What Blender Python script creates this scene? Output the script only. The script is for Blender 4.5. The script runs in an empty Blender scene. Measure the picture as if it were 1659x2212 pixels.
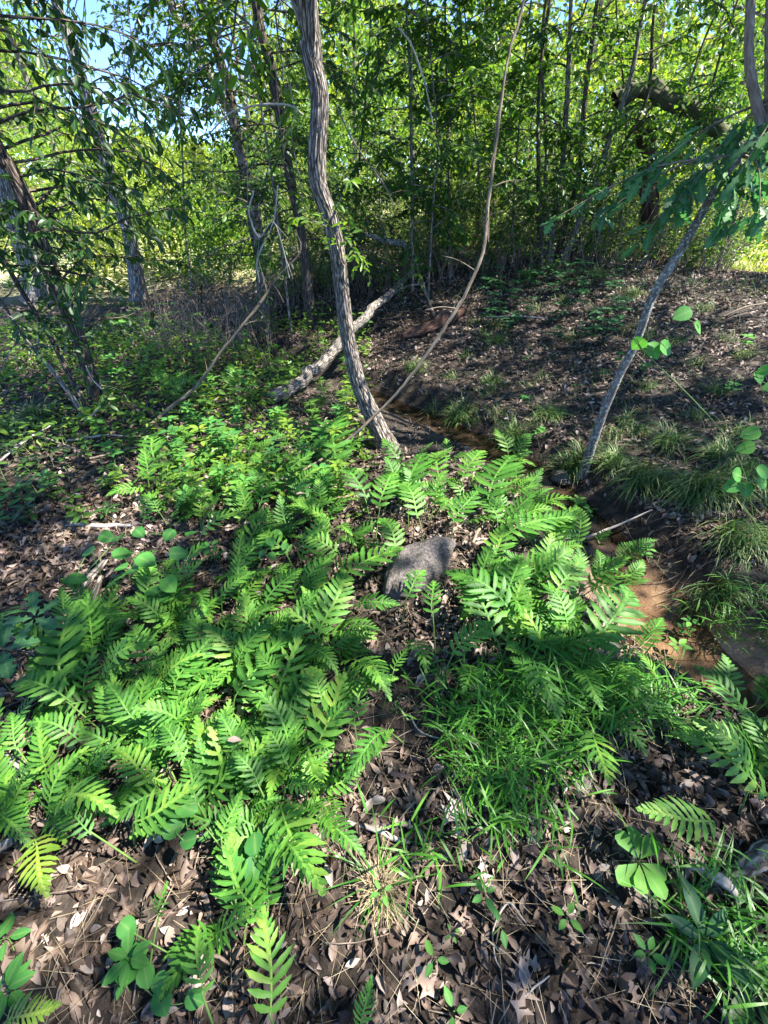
import bpy, math, random
import numpy as np
from mathutils import Vector, Matrix

rng = np.random.default_rng(11)
random.seed(11)
PI = math.pi
scene = bpy.context.scene

# ------------------------------------------------------------------ camera
CAMH = 1.6
PITCH = math.radians(37.0)
FPX = 929.0                        # focal length in units of a 1659 x 2212 picture
cam_d = bpy.data.cameras.new('camera')
cam = bpy.data.objects.new('camera', cam_d)
scene.collection.objects.link(cam)
cam.location = (0, 0, CAMH)
cam.rotation_euler = (PI / 2 - PITCH, 0, 0)
cam_d.sensor_fit = 'VERTICAL'
cam_d.sensor_height = 36.0
cam_d.lens = 36.0 * FPX / 2212.0
cam_d.clip_start = 0.02
cam_d.clip_end = 2000
scene.camera = cam

# ------------------------------------------------------------------ sky, sun, exposure
SUN_EL = math.radians(57)
SUN_AZ = math.radians(92)          # from +Y towards +X
SUNV = np.array([math.sin(SUN_AZ) * math.cos(SUN_EL), math.cos(SUN_AZ) * math.cos(SUN_EL), math.sin(SUN_EL)])
world = bpy.data.worlds.new("World")
scene.world = world
world.use_nodes = True
nt = world.node_tree
bg = nt.nodes['Background']
sky = nt.nodes.new('ShaderNodeTexSky')
sky.sky_type = 'NISHITA'
sky.sun_disc = False
sky.sun_elevation = SUN_EL
sky.sun_rotation = SUN_AZ
nt.links.new(sky.outputs[0], bg.inputs[0])
sky.altitude = 2500
sky.dust_density = 0.2
sky.ozone_density = 6
sky.air_density = 0.6
bg.inputs[1].default_value = 0.15
sl = bpy.data.lights.new('sun', 'SUN')
sl.energy = 5.0
sl.angle = math.radians(0.5)
sl.color = (1.0, 0.95, 0.86)
so = bpy.data.objects.new('sun', sl)
scene.collection.objects.link(so)
so.rotation_euler = Vector(SUNV).to_track_quat('Z', 'Y').to_euler()
scene.view_settings.view_transform = 'Standard'
scene.view_settings.look = 'None'
scene.view_settings.exposure = 2.0
scene.view_settings.gamma = 1.0
scene.cycles.max_bounces = 7
scene.cycles.diffuse_bounces = 4
scene.cycles.transmission_bounces = 4
scene.cycles.transparent_max_bounces = 6
scene.cycles.caustics_reflective = False
scene.cycles.caustics_refractive = False
scene.cycles.sample_clamp_indirect = 6

# ------------------------------------------------------------------ small maths
def ss(a, b, x):
    t = np.clip((x - a) / (b - a), 0, 1)
    return t * t * (3 - 2 * t)

NT = rng.random((256, 256))
def vnoise(x, y, per=None):
    x = np.asarray(x, float); y = np.asarray(y, float)
    xi = np.floor(x).astype(int); yi = np.floor(y).astype(int)
    fx = x - xi; fy = y - yi
    fx = fx * fx * (3 - 2 * fx); fy = fy * fy * (3 - 2 * fy)
    p = per or 256
    a = NT[(xi % p) % 256, yi % 256]; b = NT[((xi + 1) % p) % 256, yi % 256]
    c = NT[(xi % p) % 256, (yi + 1) % 256]; d = NT[((xi + 1) % p) % 256, (yi + 1) % 256]
    return (a * (1 - fx) + b * fx) * (1 - fy) + (c * (1 - fx) + d * fx) * fy
def fbm(x, y, o=4):
    s = 0; a = .5
    for i in range(o):
        s = s + a * (vnoise(x * 2 ** i + 17 * i, y * 2 ** i + 9 * i) - .5); a *= .5
    return s

STREAM = np.array([(3.2, -1.6), (2.35, -.2), (1.85, .75), (1.6, 1.4), (1.44, 1.95), (1.34, 2.6), (1.12, 3.2),
                   (.55, 4.0), (-.35, 4.85), (-1.5, 5.9), (-3.2, 7.2), (-6.5, 8.6), (-12, 9.5)])
def stream_d(x, y):
    x = np.asarray(x, float); y = np.asarray(y, float)
    best = np.full(x.shape, 1e9); sg = np.ones(x.shape)
    for (ax, ay), (bx, by) in zip(STREAM[:-1], STREAM[1:]):
        ex, ey = bx - ax, by - ay
        t = np.clip(((x - ax) * ex + (y - ay) * ey) / (ex * ex + ey * ey), 0, 1)
        dx = x - ax - t * ex; dy = y - ay - t * ey
        d = np.hypot(dx, dy)
        s = np.where(ex * dy - ey * dx < 0, 1.0, -1.0)      # +1 on the far, right hand side
        m = d < best
        best = np.where(m, d, best); sg = np.where(m, s, sg)
    return best, sg
def H(x, y):
    x = np.asarray(x, float); y = np.asarray(y, float)
    d, s = stream_d(x, y)
    d = d + .10 * (vnoise(x * 2.3 + 5, y * 2.3) - .5) * 2
    near = -.34 + .34 * ss(.14, .62, d)
    top = .30 + .28 * ss(-3.5, .5, x)
    far = -.34 + .20 * ss(.14, .45, d) + (top + .14) * ss(.25, 4.6, d) ** .85 - (top - .02) * ss(5.2, 11, d)
    h = np.where(s > 0, far, near)
    h = h + .10 * fbm(x * .9, y * .9) * ss(.3, 1.2, d) + .035 * fbm(x * 5, y * 5, 3)
    h = h + 2.5 * ss(60, 300, np.hypot(x, y))
    return h
def h1(x, y): return float(H(np.array([x]), np.array([y]))[0])

CP, SP = math.cos(PITCH), math.sin(PITCH)
def ray(px, py):
    cx = (px - 829.5) / FPX; cy = (1106 - py) / FPX
    return np.array([cx, CP + cy * SP, -SP + cy * CP])
TT = np.concatenate([np.linspace(.3, 12, 700), np.linspace(12.1, 90, 400)])
def G(px, py):                      # picture point -> point on the ground
    d = ray(px, py); p = TT[:, None] * d[None] + np.array([0, 0, CAMH])
    below = p[:, 2] < H(p[:, 0], p[:, 1])
    i = int(np.argmax(below)) if below.any() else len(TT) - 1
    q = p[i]; return np.array([q[0], q[1], h1(q[0], q[1])])
def PY(px, py, Y):                  # picture point on the upright plane y = Y
    d = ray(px, py); t = Y / d[1]; return d * t + np.array([0, 0, CAMH])
def PZ(px, py, Z):
    d = ray(px, py); t = (Z - CAMH) / d[2]; return d * t + np.array([0, 0, CAMH])
def depth(p): return p[1] * CP - (p[2] - CAMH) * SP
def proj(p):
    p = np.asarray(p, float)
    X = p[..., 0]; dz = p[..., 2] - CAMH
    dep = np.maximum(p[..., 1] * CP - dz * SP, 1e-3); up = p[..., 1] * SP + dz * CP
    return 829.5 + FPX * X / dep, 1106 - FPX * up / dep
def norm(v):
    v = np.asarray(v, float); return v / (np.linalg.norm(v, axis=-1, keepdims=True) + 1e-12)

# ------------------------------------------------------------------ object helpers
COL = scene.collection
def tag(o, label=None, cat=None, group=None, kind=None):
    if label: o['label'] = label
    if cat: o['category'] = cat
    if group: o['group'] = group
    if kind: o['kind'] = kind
    return o
def empty(name, loc, label=None, cat=None, group=None):
    o = bpy.data.objects.new(name, None); COL.objects.link(o); o.location = tuple(loc)
    o.empty_display_size = .1
    return tag(o, label, cat, group)
def mesh(name, V, quads=None, tris=None, mat=None, parent=None, attrs=None, smooth=True, vattrs=None, vec=None, world_co=True):
    """one mesh object from numpy arrays; world coordinates even under a parent that is only moved"""
    V = np.asarray(V, np.float32)
    q = np.zeros((0, 4), int) if quads is None else np.asarray(quads, int).reshape(-1, 4)
    t = np.zeros((0, 3), int) if tris is None else np.asarray(tris, int).reshape(-1, 3)
    if parent is not None and world_co:
        V = V - np.array(parent_loc(parent), np.float32)
    me = bpy.data.meshes.new(name)
    me.vertices.add(len(V)); me.vertices.foreach_set('co', V.ravel())
    nl = q.size + t.size
    me.loops.add(nl)
    me.loops.foreach_set('vertex_index', np.concatenate([q.ravel(), t.ravel()]).astype(np.int32))
    me.polygons.add(len(q) + len(t))
    st = np.concatenate([np.arange(len(q)) * 4, q.size + np.arange(len(t)) * 3]).astype(np.int32)
    me.polygons.foreach_set('loop_start', st)
    me.polygons.foreach_set('use_smooth', np.full(len(q) + len(t), smooth))
    me.update(calc_edges=True)
    for k, a in (vattrs or {}).items():
        at = me.attributes.new(k, 'FLOAT', 'POINT'); at.data.foreach_set('value', np.asarray(a, np.float32))
    for k, a in (vec or {}).items():
        at = me.attributes.new(k, 'FLOAT_VECTOR', 'POINT'); at.data.foreach_set('vector', np.asarray(a, np.float32).ravel())
    if mat: me.materials.append(mat)
    o = bpy.data.objects.new(name, me); COL.objects.link(o)
    if parent is not None: o.parent = parent
    return o
def parent_loc(p):
    v = Vector(p.location)
    while p.parent: p = p.parent; v = v + Vector(p.location)
    return v

def catmull(P, n):
    P = np.asarray(P, float)
    if len(P) < 3:
        t = np.linspace(0, 1, n)[:, None]; return P[0] * (1 - t) + P[-1] * t
    Q = np.vstack([2 * P[0] - P[1], P, 2 * P[-1] - P[-2]])
    seg = np.linspace(0, len(P) - 1 - 1e-9, n); out = []
    for s in seg:
        i = int(s); t = s - i; a, b, c, d = Q[i], Q[i + 1], Q[i + 2], Q[i + 3]
        out.append(.5 * (2 * b + (c - a) * t + (2 * a - 5 * b + 4 * c - d) * t * t + (3 * b - a - 3 * c + d) * t ** 3))
    return np.array(out)

class Tubes:
    def __init__(s): s.V = []; s.Q = []; s.B = []; s.n = 0
    def add(s, P, R, sides=6, ridge=0, rf=9, bump=0.0):
        P = np.asarray(P, float); n = len(P); R = np.broadcast_to(np.asarray(R, float), (n,))
        T = norm(np.gradient(P, axis=0))
        ref = np.array([0, 0, 1.]) if abs(T[0, 2]) < .9 else np.array([1., 0, 0])
        N = []; nn = norm(np.cross(T[0], ref))
        for i in range(n):
            nn = norm(nn - T[i] * np.dot(nn, T[i])); N.append(nn)
        N = np.array(N); Bn = np.cross(T, N)
        a = np.arange(sides) / sides * 2 * PI
        L = np.concatenate([[0], np.cumsum(np.linalg.norm(np.diff(P, axis=0), axis=1))])
        r = R[:, None] * np.ones((1, sides))
        if ridge:
            uu = (a / (2 * PI) * rf)[None] + .9 * (vnoise(L[:, None] * 2.1 + np.zeros((1, sides)), np.zeros((n, sides))) - .5) ; vv = L[:, None] * 3.2 + np.zeros((1, sides))
            k = vnoise(uu * 2 + 3, vv * 1.1, per=2 * rf)
            k2 = vnoise(uu * 4, vv * 8, per=4 * rf)
            r = r * (1 + ridge * (1 - 2 * np.abs(k - .5) * 2) + ridge * .55 * (k2 - .5))
        if bump:
            r = r * (1 + bump * 2 * (vnoise(a[None] / (2 * PI) * 4 + np.zeros((n, 1)), L[:, None] * 5 + np.zeros((1, sides)) + len(s.V) * 3.1, per=4) - .5))
        V = P[:, None] + r[..., None] * (np.cos(a)[None, :, None] * N[:, None] + np.sin(a)[None, :, None] * Bn[:, None])
        i = np.arange(n - 1)[:, None] * sides; j = np.arange(sides)[None]; j2 = (j + 1) % sides
        q = np.stack([i + j, i + j2, i + sides + j2, i + sides + j], -1).reshape(-1, 4) + s.n
        bk = np.stack([np.cos(a)[None] * R[:, None], np.sin(a)[None] * R[:, None], L[:, None] + np.zeros((1, sides))], -1)
        bk = bk + np.array([0, 0, len(s.V) * 1.37])
        s.V.append(V.reshape(-1, 3)); s.Q.append(q); s.B.append(bk.reshape(-1, 3)); s.n += n * sides
        # end caps
        return s
    def cap(s, P, R, sides=8): pass
    def build(s, name, mat, parent=None):
        if not s.V: return None
        return mesh(name, np.vstack(s.V), quads=np.vstack(s.Q), mat=mat, parent=parent, vec={'bark': np.vstack(s.B)})

# leaf outlines: stations (u, halfwidth), folded on the midrib
def strip_template(st, fold=.15, bend=.12, curl=0):
    st = list(st); V = [(0, 0, 0, .0)]; Q = []; Tr = []
    mids = st[1:-1]
    for u, w in mids:
        z = -bend * u * u * 1.0 + 0
        for sgn in (-1, 0, 1):
            V.append((u, sgn * w, z + (fold * w * abs(sgn)) + curl * w * abs(sgn), 1.0 - abs(sgn)))
    V.append((st[-1][0], 0, -bend, 1.0))
    last = len(V) - 1
    Tr += [(0, 2, 1), (0, 3, 2)]
    for k in range(len(mids) - 1):
        b = 1 + 3 * k
        Q += [(b, b + 1, b + 4, b + 3), (b + 1, b + 2, b + 5, b + 4)]
    b = 1 + 3 * (len(mids) - 1)
    Tr += [(b, b + 1, last), (b + 1, b + 2, last)]
    return np.array(V, float), np.array(Q, int).reshape(-1, 4), np.array(Tr, int).reshape(-1, 3)
HEX = (np.array([(0, 0, 0, 1), (.3, -.46, .06, 0), (.7, -.36, .02, 0), (1, 0, -.1, 1), (.7, .36, .02, 0), (.3, .46, .06, 0)], float),
       np.array([(0, 3, 2, 1), (0, 5, 4, 3)]), np.zeros((0, 3), int))
DIA = (np.array([(0, 0, 0, 1), (.45, -.5, .0, 0), (1, 0, -.05, 1), (.45, .5, .0, 0)], float), np.array([(0, 1, 2, 3)]), np.zeros((0, 3), int))
OVAL = strip_template([(0, 0), (.12, .26), (.35, .5), (.6, .47), (.82, .26), (1, 0)], .12, .12)
ROUND = strip_template([(0, 0), (.06, .3), (.25, .52), (.5, .55), (.75, .4), (.92, .16), (1, 0)], .12, .16)
OBOV = strip_template([(0, 0), (.15, .1), (.4, .3), (.65, .48), (.85, .42), (.96, .18), (1, 0)], .15, .12)
OAK = strip_template([(0, 0), (.06, .05), (.16, .13), (.24, .34), (.31, .17), (.40, .19), (.49, .5), (.56, .24), (.64, .24), (.73, .47),
                      (.8, .24), (.88, .3), (.95, .14), (1, 0)], .10, .16)
OAKD = strip_template([(0, 0), (.08, .04), (.2, .12), (.28, .36), (.35, .14), (.46, .13), (.55, .52), (.61, .16), (.7, .15), (.79, .46),
                       (.85, .16), (.92, .2), (.97, .07), (1, 0)], .35, .22)
OVALD = strip_template([(0, 0), (.1, .2), (.3, .45), (.55, .5), (.8, .3), (.94, .1), (1, 0)], .35, .25)
LANCE = strip_template([(0, 0), (.2, .3), (.5, .5), (.8, .28), (1, 0)], .3, .2)

class Leaves:
    def __init__(s): s.p = []; s.d = []; s.n = []; s.l = []; s.w = []; s.t = []
    def add(s, p, d, n, l, w, t):
        m = len(p)
        s.p.append(p); s.d.append(d); s.n.append(n)
        s.l.append(np.broadcast_to(l, (m,))); s.w.append(np.broadcast_to(w, (m,))); s.t.append(np.broadcast_to(t, (m,)))
    def count(s): return sum(len(a) for a in s.p)
    def build(s, name, mat, parent=None, tpl=HEX, curlvar=0):
        if not s.p: return None
        p = np.vstack(s.p); d = norm(np.vstack(s.d)); n = np.vstack(s.n)
        l = np.concatenate(s.l); w = np.concatenate(s.w); t = np.concatenate(s.t)
        side = norm(np.cross(n, d)); n = np.cross(d, side)
        T, Q, Tr = tpl; k = len(T)
        cz = 1.0 if not curlvar else (1 + curlvar * (rng.random(len(p)) * 2 - .7))[:, None, None]
        V = p[:, None] + d[:, None] * (T[None, :, 0, None] * l[:, None, None]) + side[:, None] * (T[None, :, 1, None] * w[:, None, None]) \
            + n[:, None] * (T[None, :, 2, None] * l[:, None, None]) * cz
        off = (np.arange(len(p)) * k)[:, None, None]
        q = (Q[None] + off).reshape(-1, 4); tr = (Tr[None] + off).reshape(-1, 3)
        return mesh(name, V.reshape(-1, 3), q, tr, mat, parent,
                    vattrs={'tint': np.repeat(t, k), 'rib': np.tile(T[:, 3], len(p))})

# ------------------------------------------------------------------ materials
def new_mat(name):
    m = bpy.data.materials.new(name); m.use_nodes = True; t = m.node_tree; t.nodes.clear()
    return m, t, t.nodes, t.links
def ramp(N, cols, pos=None):
    r = N.new('ShaderNodeValToRGB'); e = r.color_ramp.elements
    pos = pos or [i / (len(cols) - 1) for i in range(len(cols))]
    e[0].position = pos[0]; e[0].color = (*cols[0], 1); e[1].position = pos[-1]; e[1].color = (*cols[-1], 1)
    for p, c in list(zip(pos, cols))[1:-1]:
        k = e.new(p); k.color = (*c, 1)
    return r
def leaf_mat(name, cols, trans=.42, tcol=(1.5, 1.45, .6), rough=.42, rib=(.30, .42, .14), ribf=.35, spec=.45, spots=0.0, orand=0):
    m, t, N, L = new_mat(name)
    at = N.new('ShaderNodeAttribute'); at.attribute_name = 'tint'
    geo = N.new('ShaderNodeNewGeometry')
    nz = N.new('ShaderNodeTexNoise'); nz.inputs['Scale'].default_value = 42; nz.inputs['Detail'].default_value = 4
    L.new(geo.outputs['Position'], nz.inputs['Vector'])
    ad = N.new('ShaderNodeMath'); ad.operation = 'MULTIPLY_ADD'; ad.inputs[1].default_value = .35; ad.inputs[2].default_value = -.175
    L.new(nz.outputs[0], ad.inputs[0])
    a2 = N.new('ShaderNodeMath'); L.new(at.outputs['Fac'], a2.inputs[0]); L.new(ad.outputs[0], a2.inputs[1])
    r = ramp(N, cols)
    if orand:
        oi = N.new('ShaderNodeObjectInfo'); a3 = N.new('ShaderNodeMath'); a3.operation = 'MULTIPLY_ADD'; a3.inputs[1].default_value = orand
        sb = N.new('ShaderNodeMath'); sb.operation = 'SUBTRACT'; sb.inputs[1].default_value = orand / 2; L.new(oi.outputs['Random'], a3.inputs[0]); L.new(a2.outputs[0], a3.inputs[2]); L.new(a3.outputs[0], sb.inputs[0]); L.new(sb.outputs[0], r.inputs[0])
    else: L.new(a2.outputs[0], r.inputs[0])
    rb = N.new('ShaderNodeAttribute'); rb.attribute_name = 'rib'
    pw = N.new('ShaderNodeMath'); pw.operation = 'POWER'; pw.inputs[1].default_value = 7; L.new(rb.outputs['Fac'], pw.inputs[0])
    ml = N.new('ShaderNodeMath'); ml.operation = 'MULTIPLY'; ml.inputs[1].default_value = ribf; L.new(pw.outputs[0], ml.inputs[0])
    mx = N.new('ShaderNodeMixRGB'); L.new(ml.outputs[0], mx.inputs[0]); L.new(r.outputs[0], mx.inputs[1]); mx.inputs[2].default_value = (*rib, 1)
    col = mx.outputs[0]
    if spots:
        vs = N.new('ShaderNodeTexNoise'); vs.inputs['Scale'].default_value = 95; L.new(geo.outputs['Position'], vs.inputs['Vector'])
        sr = ramp(N, [(0, 0, 0), (1, 1, 1)], [.68, .74]); L.new(vs.outputs[0], sr.inputs[0])
        sm = N.new('ShaderNodeMath'); sm.operation = 'MULTIPLY'; sm.inputs[1].default_value = spots; L.new(sr.outputs[0], sm.inputs[0])
        m2 = N.new('ShaderNodeMixRGB'); L.new(sm.outputs[0], m2.inputs[0]); L.new(col, m2.inputs[1]); m2.inputs[2].default_value = (.35, .2, .06, 1)
        col = m2.outputs[0]
    pb = N.new('ShaderNodeBsdfPrincipled'); L.new(col, pb.inputs['Base Color'])
    pb.inputs['Roughness'].default_value = rough; pb.inputs['Specular IOR Level'].default_value = spec
    bp = N.new('ShaderNodeBump'); bp.inputs['Strength'].default_value = .25; bp.inputs['Distance'].default_value = .003
    L.new(nz.outputs[0], bp.inputs['Height']); L.new(bp.outputs[0], pb.inputs['Normal'])
    tl = N.new('ShaderNodeBsdfTranslucent')
    tc = N.new('ShaderNodeMixRGB'); tc.blend_type = 'MULTIPLY'; tc.inputs[0].default_value = 1
    L.new(col, tc.inputs[1]); tc.inputs[2].default_value = (*tcol, 1); L.new(tc.outputs[0], tl.inputs[0])
    ms = N.new('ShaderNodeMixShader'); ms.inputs[0].default_value = trans
    L.new(pb.outputs[0], ms.inputs[1]); L.new(tl.outputs[0], ms.inputs[2])
    o = N.new('ShaderNodeOutputMaterial'); L.new(ms.outputs[0], o.inputs[0])
    return m
def bark_mat(name, cols, pos=None, sx=40, sz=5, bump=.012, lichen=None, lf=.5, rough=.9, plates=0):
    m, t, N, L = new_mat(name)
    at = N.new('ShaderNodeAttribute'); at.attribute_name = 'bark'
    mp = N.new('ShaderNodeMapping'); mp.inputs['Scale'].default_value = (sx, sx, sz); L.new(at.outputs['Vector'], mp.inputs[0])
    n1 = N.new('ShaderNodeTexNoise'); n1.inputs['Scale'].default_value = 1; n1.inputs['Detail'].default_value = 6; n1.inputs['Roughness'].default_value = .65
    n1.inputs['Distortion'].default_value = .6
    L.new(mp.outputs[0], n1.inputs['Vector'])
    r = ramp(N, cols, pos or [.3, .5, .68]); L.new(n1.outputs[0], r.inputs[0])
    n2 = N.new('ShaderNodeTexNoise'); n2.inputs['Scale'].default_value = 9; n2.inputs['Detail'].default_value = 5; L.new(at.outputs['Vector'], n2.inputs['Vector'])
    v = N.new('ShaderNodeMixRGB'); v.blend_type = 'OVERLAY'; v.inputs[0].default_value = .6; L.new(r.outputs[0], v.inputs[1]); L.new(n2.outputs[0], v.inputs[2])
    col = v.outputs[0]; hgt = n1.outputs[0]
    if plates:
        m2 = N.new('ShaderNodeMapping'); m2.inputs['Scale'].default_value = (plates, plates, plates * .16); L.new(at.outputs['Vector'], m2.inputs[0])
        wn = N.new('ShaderNodeMixRGB'); wn.blend_type = 'ADD'; wn.inputs[0].default_value = .9; L.new(m2.outputs[0], wn.inputs[1]); L.new(n2.outputs[1], wn.inputs[2])
        vo = N.new('ShaderNodeTexVoronoi'); vo.feature = 'DISTANCE_TO_EDGE'; vo.inputs['Scale'].default_value = 1; L.new(wn.outputs[0], vo.inputs['Vector'])
        pr = ramp(N, [(.16, .14, .12), (1, 1, 1)], [.0, .20]); L.new(vo.outputs['Distance'], pr.inputs[0])
        pm = N.new('ShaderNodeMixRGB'); pm.blend_type = 'MULTIPLY'; pm.inputs[0].default_value = .85; L.new(col, pm.inputs[1]); L.new(pr.outputs[0], pm.inputs[2]); col = pm.outputs[0]
        hm = N.new('ShaderNodeMath'); hm.operation = 'MULTIPLY_ADD'; hm.inputs[1].default_value = .4; L.new(n1.outputs[0], hm.inputs[0]); L.new(pr.outputs[0], hm.inputs[2]); hgt = hm.outputs[0]
    if lichen:
        n3 = N.new('ShaderNodeTexNoise'); n3.inputs['Scale'].default_value = 55; n3.inputs['Detail'].default_value = 8; n3.inputs['Roughness'].default_value = .75
        L.new(at.outputs['Vector'], n3.inputs['Vector'])
        lr = ramp(N, [(0, 0, 0), (1, 1, 1)], [1 - lf, 1 - lf + .06]); L.new(n3.outputs[0], lr.inputs[0])
        lm = N.new('ShaderNodeMixRGB'); L.new(lr.outputs[0], lm.inputs[0]); L.new(col, lm.inputs[1]); lm.inputs[2].default_value = (*lichen, 1)
        col = lm.outputs[0]
    pb = N.new('ShaderNodeBsdfPrincipled'); L.new(col, pb.inputs['Base Color']); pb.inputs['Roughness'].default_value = rough
    pb.inputs['Specular IOR Level'].default_value = .25
    bp = N.new('ShaderNodeBump'); bp.inputs['Strength'].default_value = .9; bp.inputs['Distance'].default_value = bump
    L.new(hgt, bp.inputs['Height']); L.new(bp.outputs[0], pb.inputs['Normal'])
    o = N.new('ShaderNodeOutputMaterial'); L.new(pb.outputs[0], o.inputs[0])
    return m

M = {}
M['fern'] = leaf_mat('fern', [(.026, .095, .014), (.060, .20, .024), (.13, .31, .04), (.25, .36, .05)], .36, (1.3, 1.4, .7), .5, (.17, .38, .08), .45, .35, spots=.55, orand=.45)
M['fern_yellow'] = leaf_mat('fern_yellow', [(.10, .22, .02), (.18, .30, .03), (.32, .36, .05)], .34, (1.3, 1.3, .5), .45)
M['leaf'] = leaf_mat('leaf', [(.024, .07, .016), (.055, .145, .022), (.14, .27, .03)], .46, (1.6, 1.5, .55))
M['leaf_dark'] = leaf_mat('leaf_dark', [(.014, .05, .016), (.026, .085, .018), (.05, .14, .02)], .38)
M['leaf_light'] = leaf_mat('leaf_light', [(.045, .13, .02), (.10, .23, .03), (.24, .36, .04)], .46)
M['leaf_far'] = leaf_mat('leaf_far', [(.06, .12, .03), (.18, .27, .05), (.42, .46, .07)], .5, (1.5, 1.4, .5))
M['leaf_blue'] = leaf_mat('leaf_blue', [(.03, .11, .045), (.05, .165, .06), (.095, .25, .07)], .36, (1.1, 1.4, .9), .5, spots=.6)
M['leaf_round'] = leaf_mat('leaf_round', [(.04, .16, .04), (.07, .25, .05), (.14, .34, .05)], .38, (1.3, 1.4, .7), .55, spec=.25, spots=.5)
M['grass'] = leaf_mat('grass', [(.035, .13, .015), (.07, .24, .02), (.13, .33, .04)], .35, (1.3, 1.4, .6), .4, ribf=.15)
M['sedge'] = leaf_mat('sedge', [(.05, .12, .03), (.10, .21, .045), (.34, .29, .14)], .25, (1.2, 1.3, .7), .5, ribf=.15)
M['straw'] = leaf_mat('straw', [(.30, .22, .12), (.42, .33, .19), (.55, .46, .3)], .2, (1.1, 1, .8), .6, ribf=.1)
M['meadow'] = leaf_mat('meadow', [(.20, .28, .06), (.40, .44, .12), (.62, .6, .3)], .3, (1.2, 1.2, .7), .6, ribf=.1)  # grass colours lightened to carry the clearing's sunlit brightness
M['litter'] = leaf_mat('litter', [(.028, .020, .015), (.10, .067, .050), (.24, .172, .137), (.50, .41, .36)], .08, (1.1, .9, .7), .6, (.25, .18, .14), .15, spots=.4)
M['litter_pale'] = leaf_mat('litter_pale', [(.28, .22, .19), (.38, .31, .27), (.5, .44, .4)], .08, (1, .9, .8), .6, (.2, .15, .12), .4)
M['bark_main'] = bark_mat('bark_main', [(.07, .055, .045), (.29, .245, .205), (.52, .46, .40)], [.36, .5, .66], 95, 22, .012, plates=62)
M['bark_grey'] = bark_mat('bark_grey', [(.09, .08, .065), (.27, .235, .20), (.45, .41, .36)], None, 60, 12, .01, plates=45)
M['bark_pale'] = bark_mat('bark_pale', [(.12, .11, .10), (.34, .32, .30), (.55, .53, .5)], None, 40, 9, .015, plates=32)
M['bark_dark'] = bark_mat('bark_dark', [(.04, .03, .022), (.13, .10, .078), (.27, .22, .18)], None, 60, 12, .01, plates=45)
M['bark_lichen'] = bark_mat('bark_lichen', [(.05, .045, .035), (.14, .12, .10), (.22, .2, .17)], None, 50, 14, .006, (.42, .44, .38), .48)
M['bark_moss'] = bark_mat('bark_moss', [(.03, .025, .018), (.09, .08, .05), (.16, .15, .09)], None, 40, 8, .008, (.06, .10, .02), .5)
M['bark_rot'] = bark_mat('bark_rot', [(.02, .012, .009), (.085, .045, .032), (.19, .115, .08)], None, 50, 3, .03)
M['twig'] = bark_mat('twig', [(.08, .06, .045), (.22, .17, .13), (.38, .31, .25)], None, 60, 14, .002)
M['twig_pale'] = bark_mat('twig_pale', [(.2, .17, .14), (.42, .37, .32), (.6, .55, .5)], None, 60, 14, .002)
M['vine'] = bark_mat('vine', [(.06, .045, .03), (.18, .14, .10), (.32, .26, .2)], None, 80, 10, .002)
M['stem'] = leaf_mat('stem', [(.10, .2, .04), (.2, .3, .08)], .1, ribf=0)

# ground: soil, sand in the stream bed, meadow ground with sunlit brightness put into its pale colours
def ground_mat():
    m, t, N, L = new_mat('forest_soil')
    geo = N.new('ShaderNodeNewGeometry')
    def noise(s, d=6, r=.6):
        n = N.new('ShaderNodeTexNoise'); n.inputs['Scale'].default_value = s; n.inputs['Detail'].default_value = d; n.inputs['Roughness'].default_value = r
        L.new(geo.outputs['Position'], n.inputs['Vector']); return n
    n1 = noise(11); n2 = noise(60); n3 = noise(1.7, 4)
    soil = ramp(N, [(.014, .011, .009), (.045, .034, .027), (.11, .085, .068)], [.32, .52, .72]); L.new(n1.outputs[0], soil.inputs[0])
    fine = N.new('ShaderNodeMixRGB'); fine.blend_type = 'OVERLAY'; fine.inputs[0].default_value = .8; L.new(soil.outputs[0], fine.inputs[1]); L.new(n2.outputs[0], fine.inputs[2])
    sand = ramp(N, [(.15, .085, .05), (.27, .18, .12), (.42, .33, .25)], [.3, .5, .7]); L.new(n3.outputs[0], sand.inputs[0])
    s2 = N.new('ShaderNodeMixRGB'); s2.blend_type = 'OVERLAY'; s2.inputs[0].default_value = .5; L.new(sand.outputs[0], s2.inputs[1]); L.new(n2.outputs[0], s2.inputs[2])
    mead = ramp(N, [(.16, .17, .06), (.38, .37, .17), (.6, .55, .4)], [.3, .5, .7]); L.new(n3.outputs[0], mead.inputs[0])
    def att(nm):
        a = N.new('ShaderNodeAttribute'); a.attribute_name = nm; return a
    asn = att('sand'); am = att('meadow')
    x1 = N.new('ShaderNodeMixRGB'); L.new(asn.outputs['Fac'], x1.inputs[0]); L.new(fine.outputs[0], x1.inputs[1]); L.new(s2.outputs[0], x1.inputs[2])
    x2 = N.new('ShaderNodeMixRGB'); L.new(am.outputs['Fac'], x2.inputs[0]); L.new(x1.outputs[0], x2.inputs[1]); L.new(mead.outputs[0], x2.inputs[2])
    pb = N.new('ShaderNodeBsdfPrincipled'); L.new(x2.outputs[0], pb.inputs['Base Color']); pb.inputs['Roughness'].default_value = .85
    pb.inputs['Specular IOR Level'].default_value = .3
    bp = N.new('ShaderNodeBump'); bp.inputs['Distance'].default_value = .02; bp.inputs['Strength'].default_value = .8
    b2 = N.new('ShaderNodeMath'); L.new(n1.outputs[0], b2.inputs[0]); L.new(n2.outputs[0], b2.inputs[1]); L.new(b2.outputs[0], bp.inputs['Height'])
    L.new(bp.outputs[0], pb.inputs['Normal'])
    o = N.new('ShaderNodeOutputMaterial'); L.new(pb.outputs[0], o.inputs[0]); return m
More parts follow.
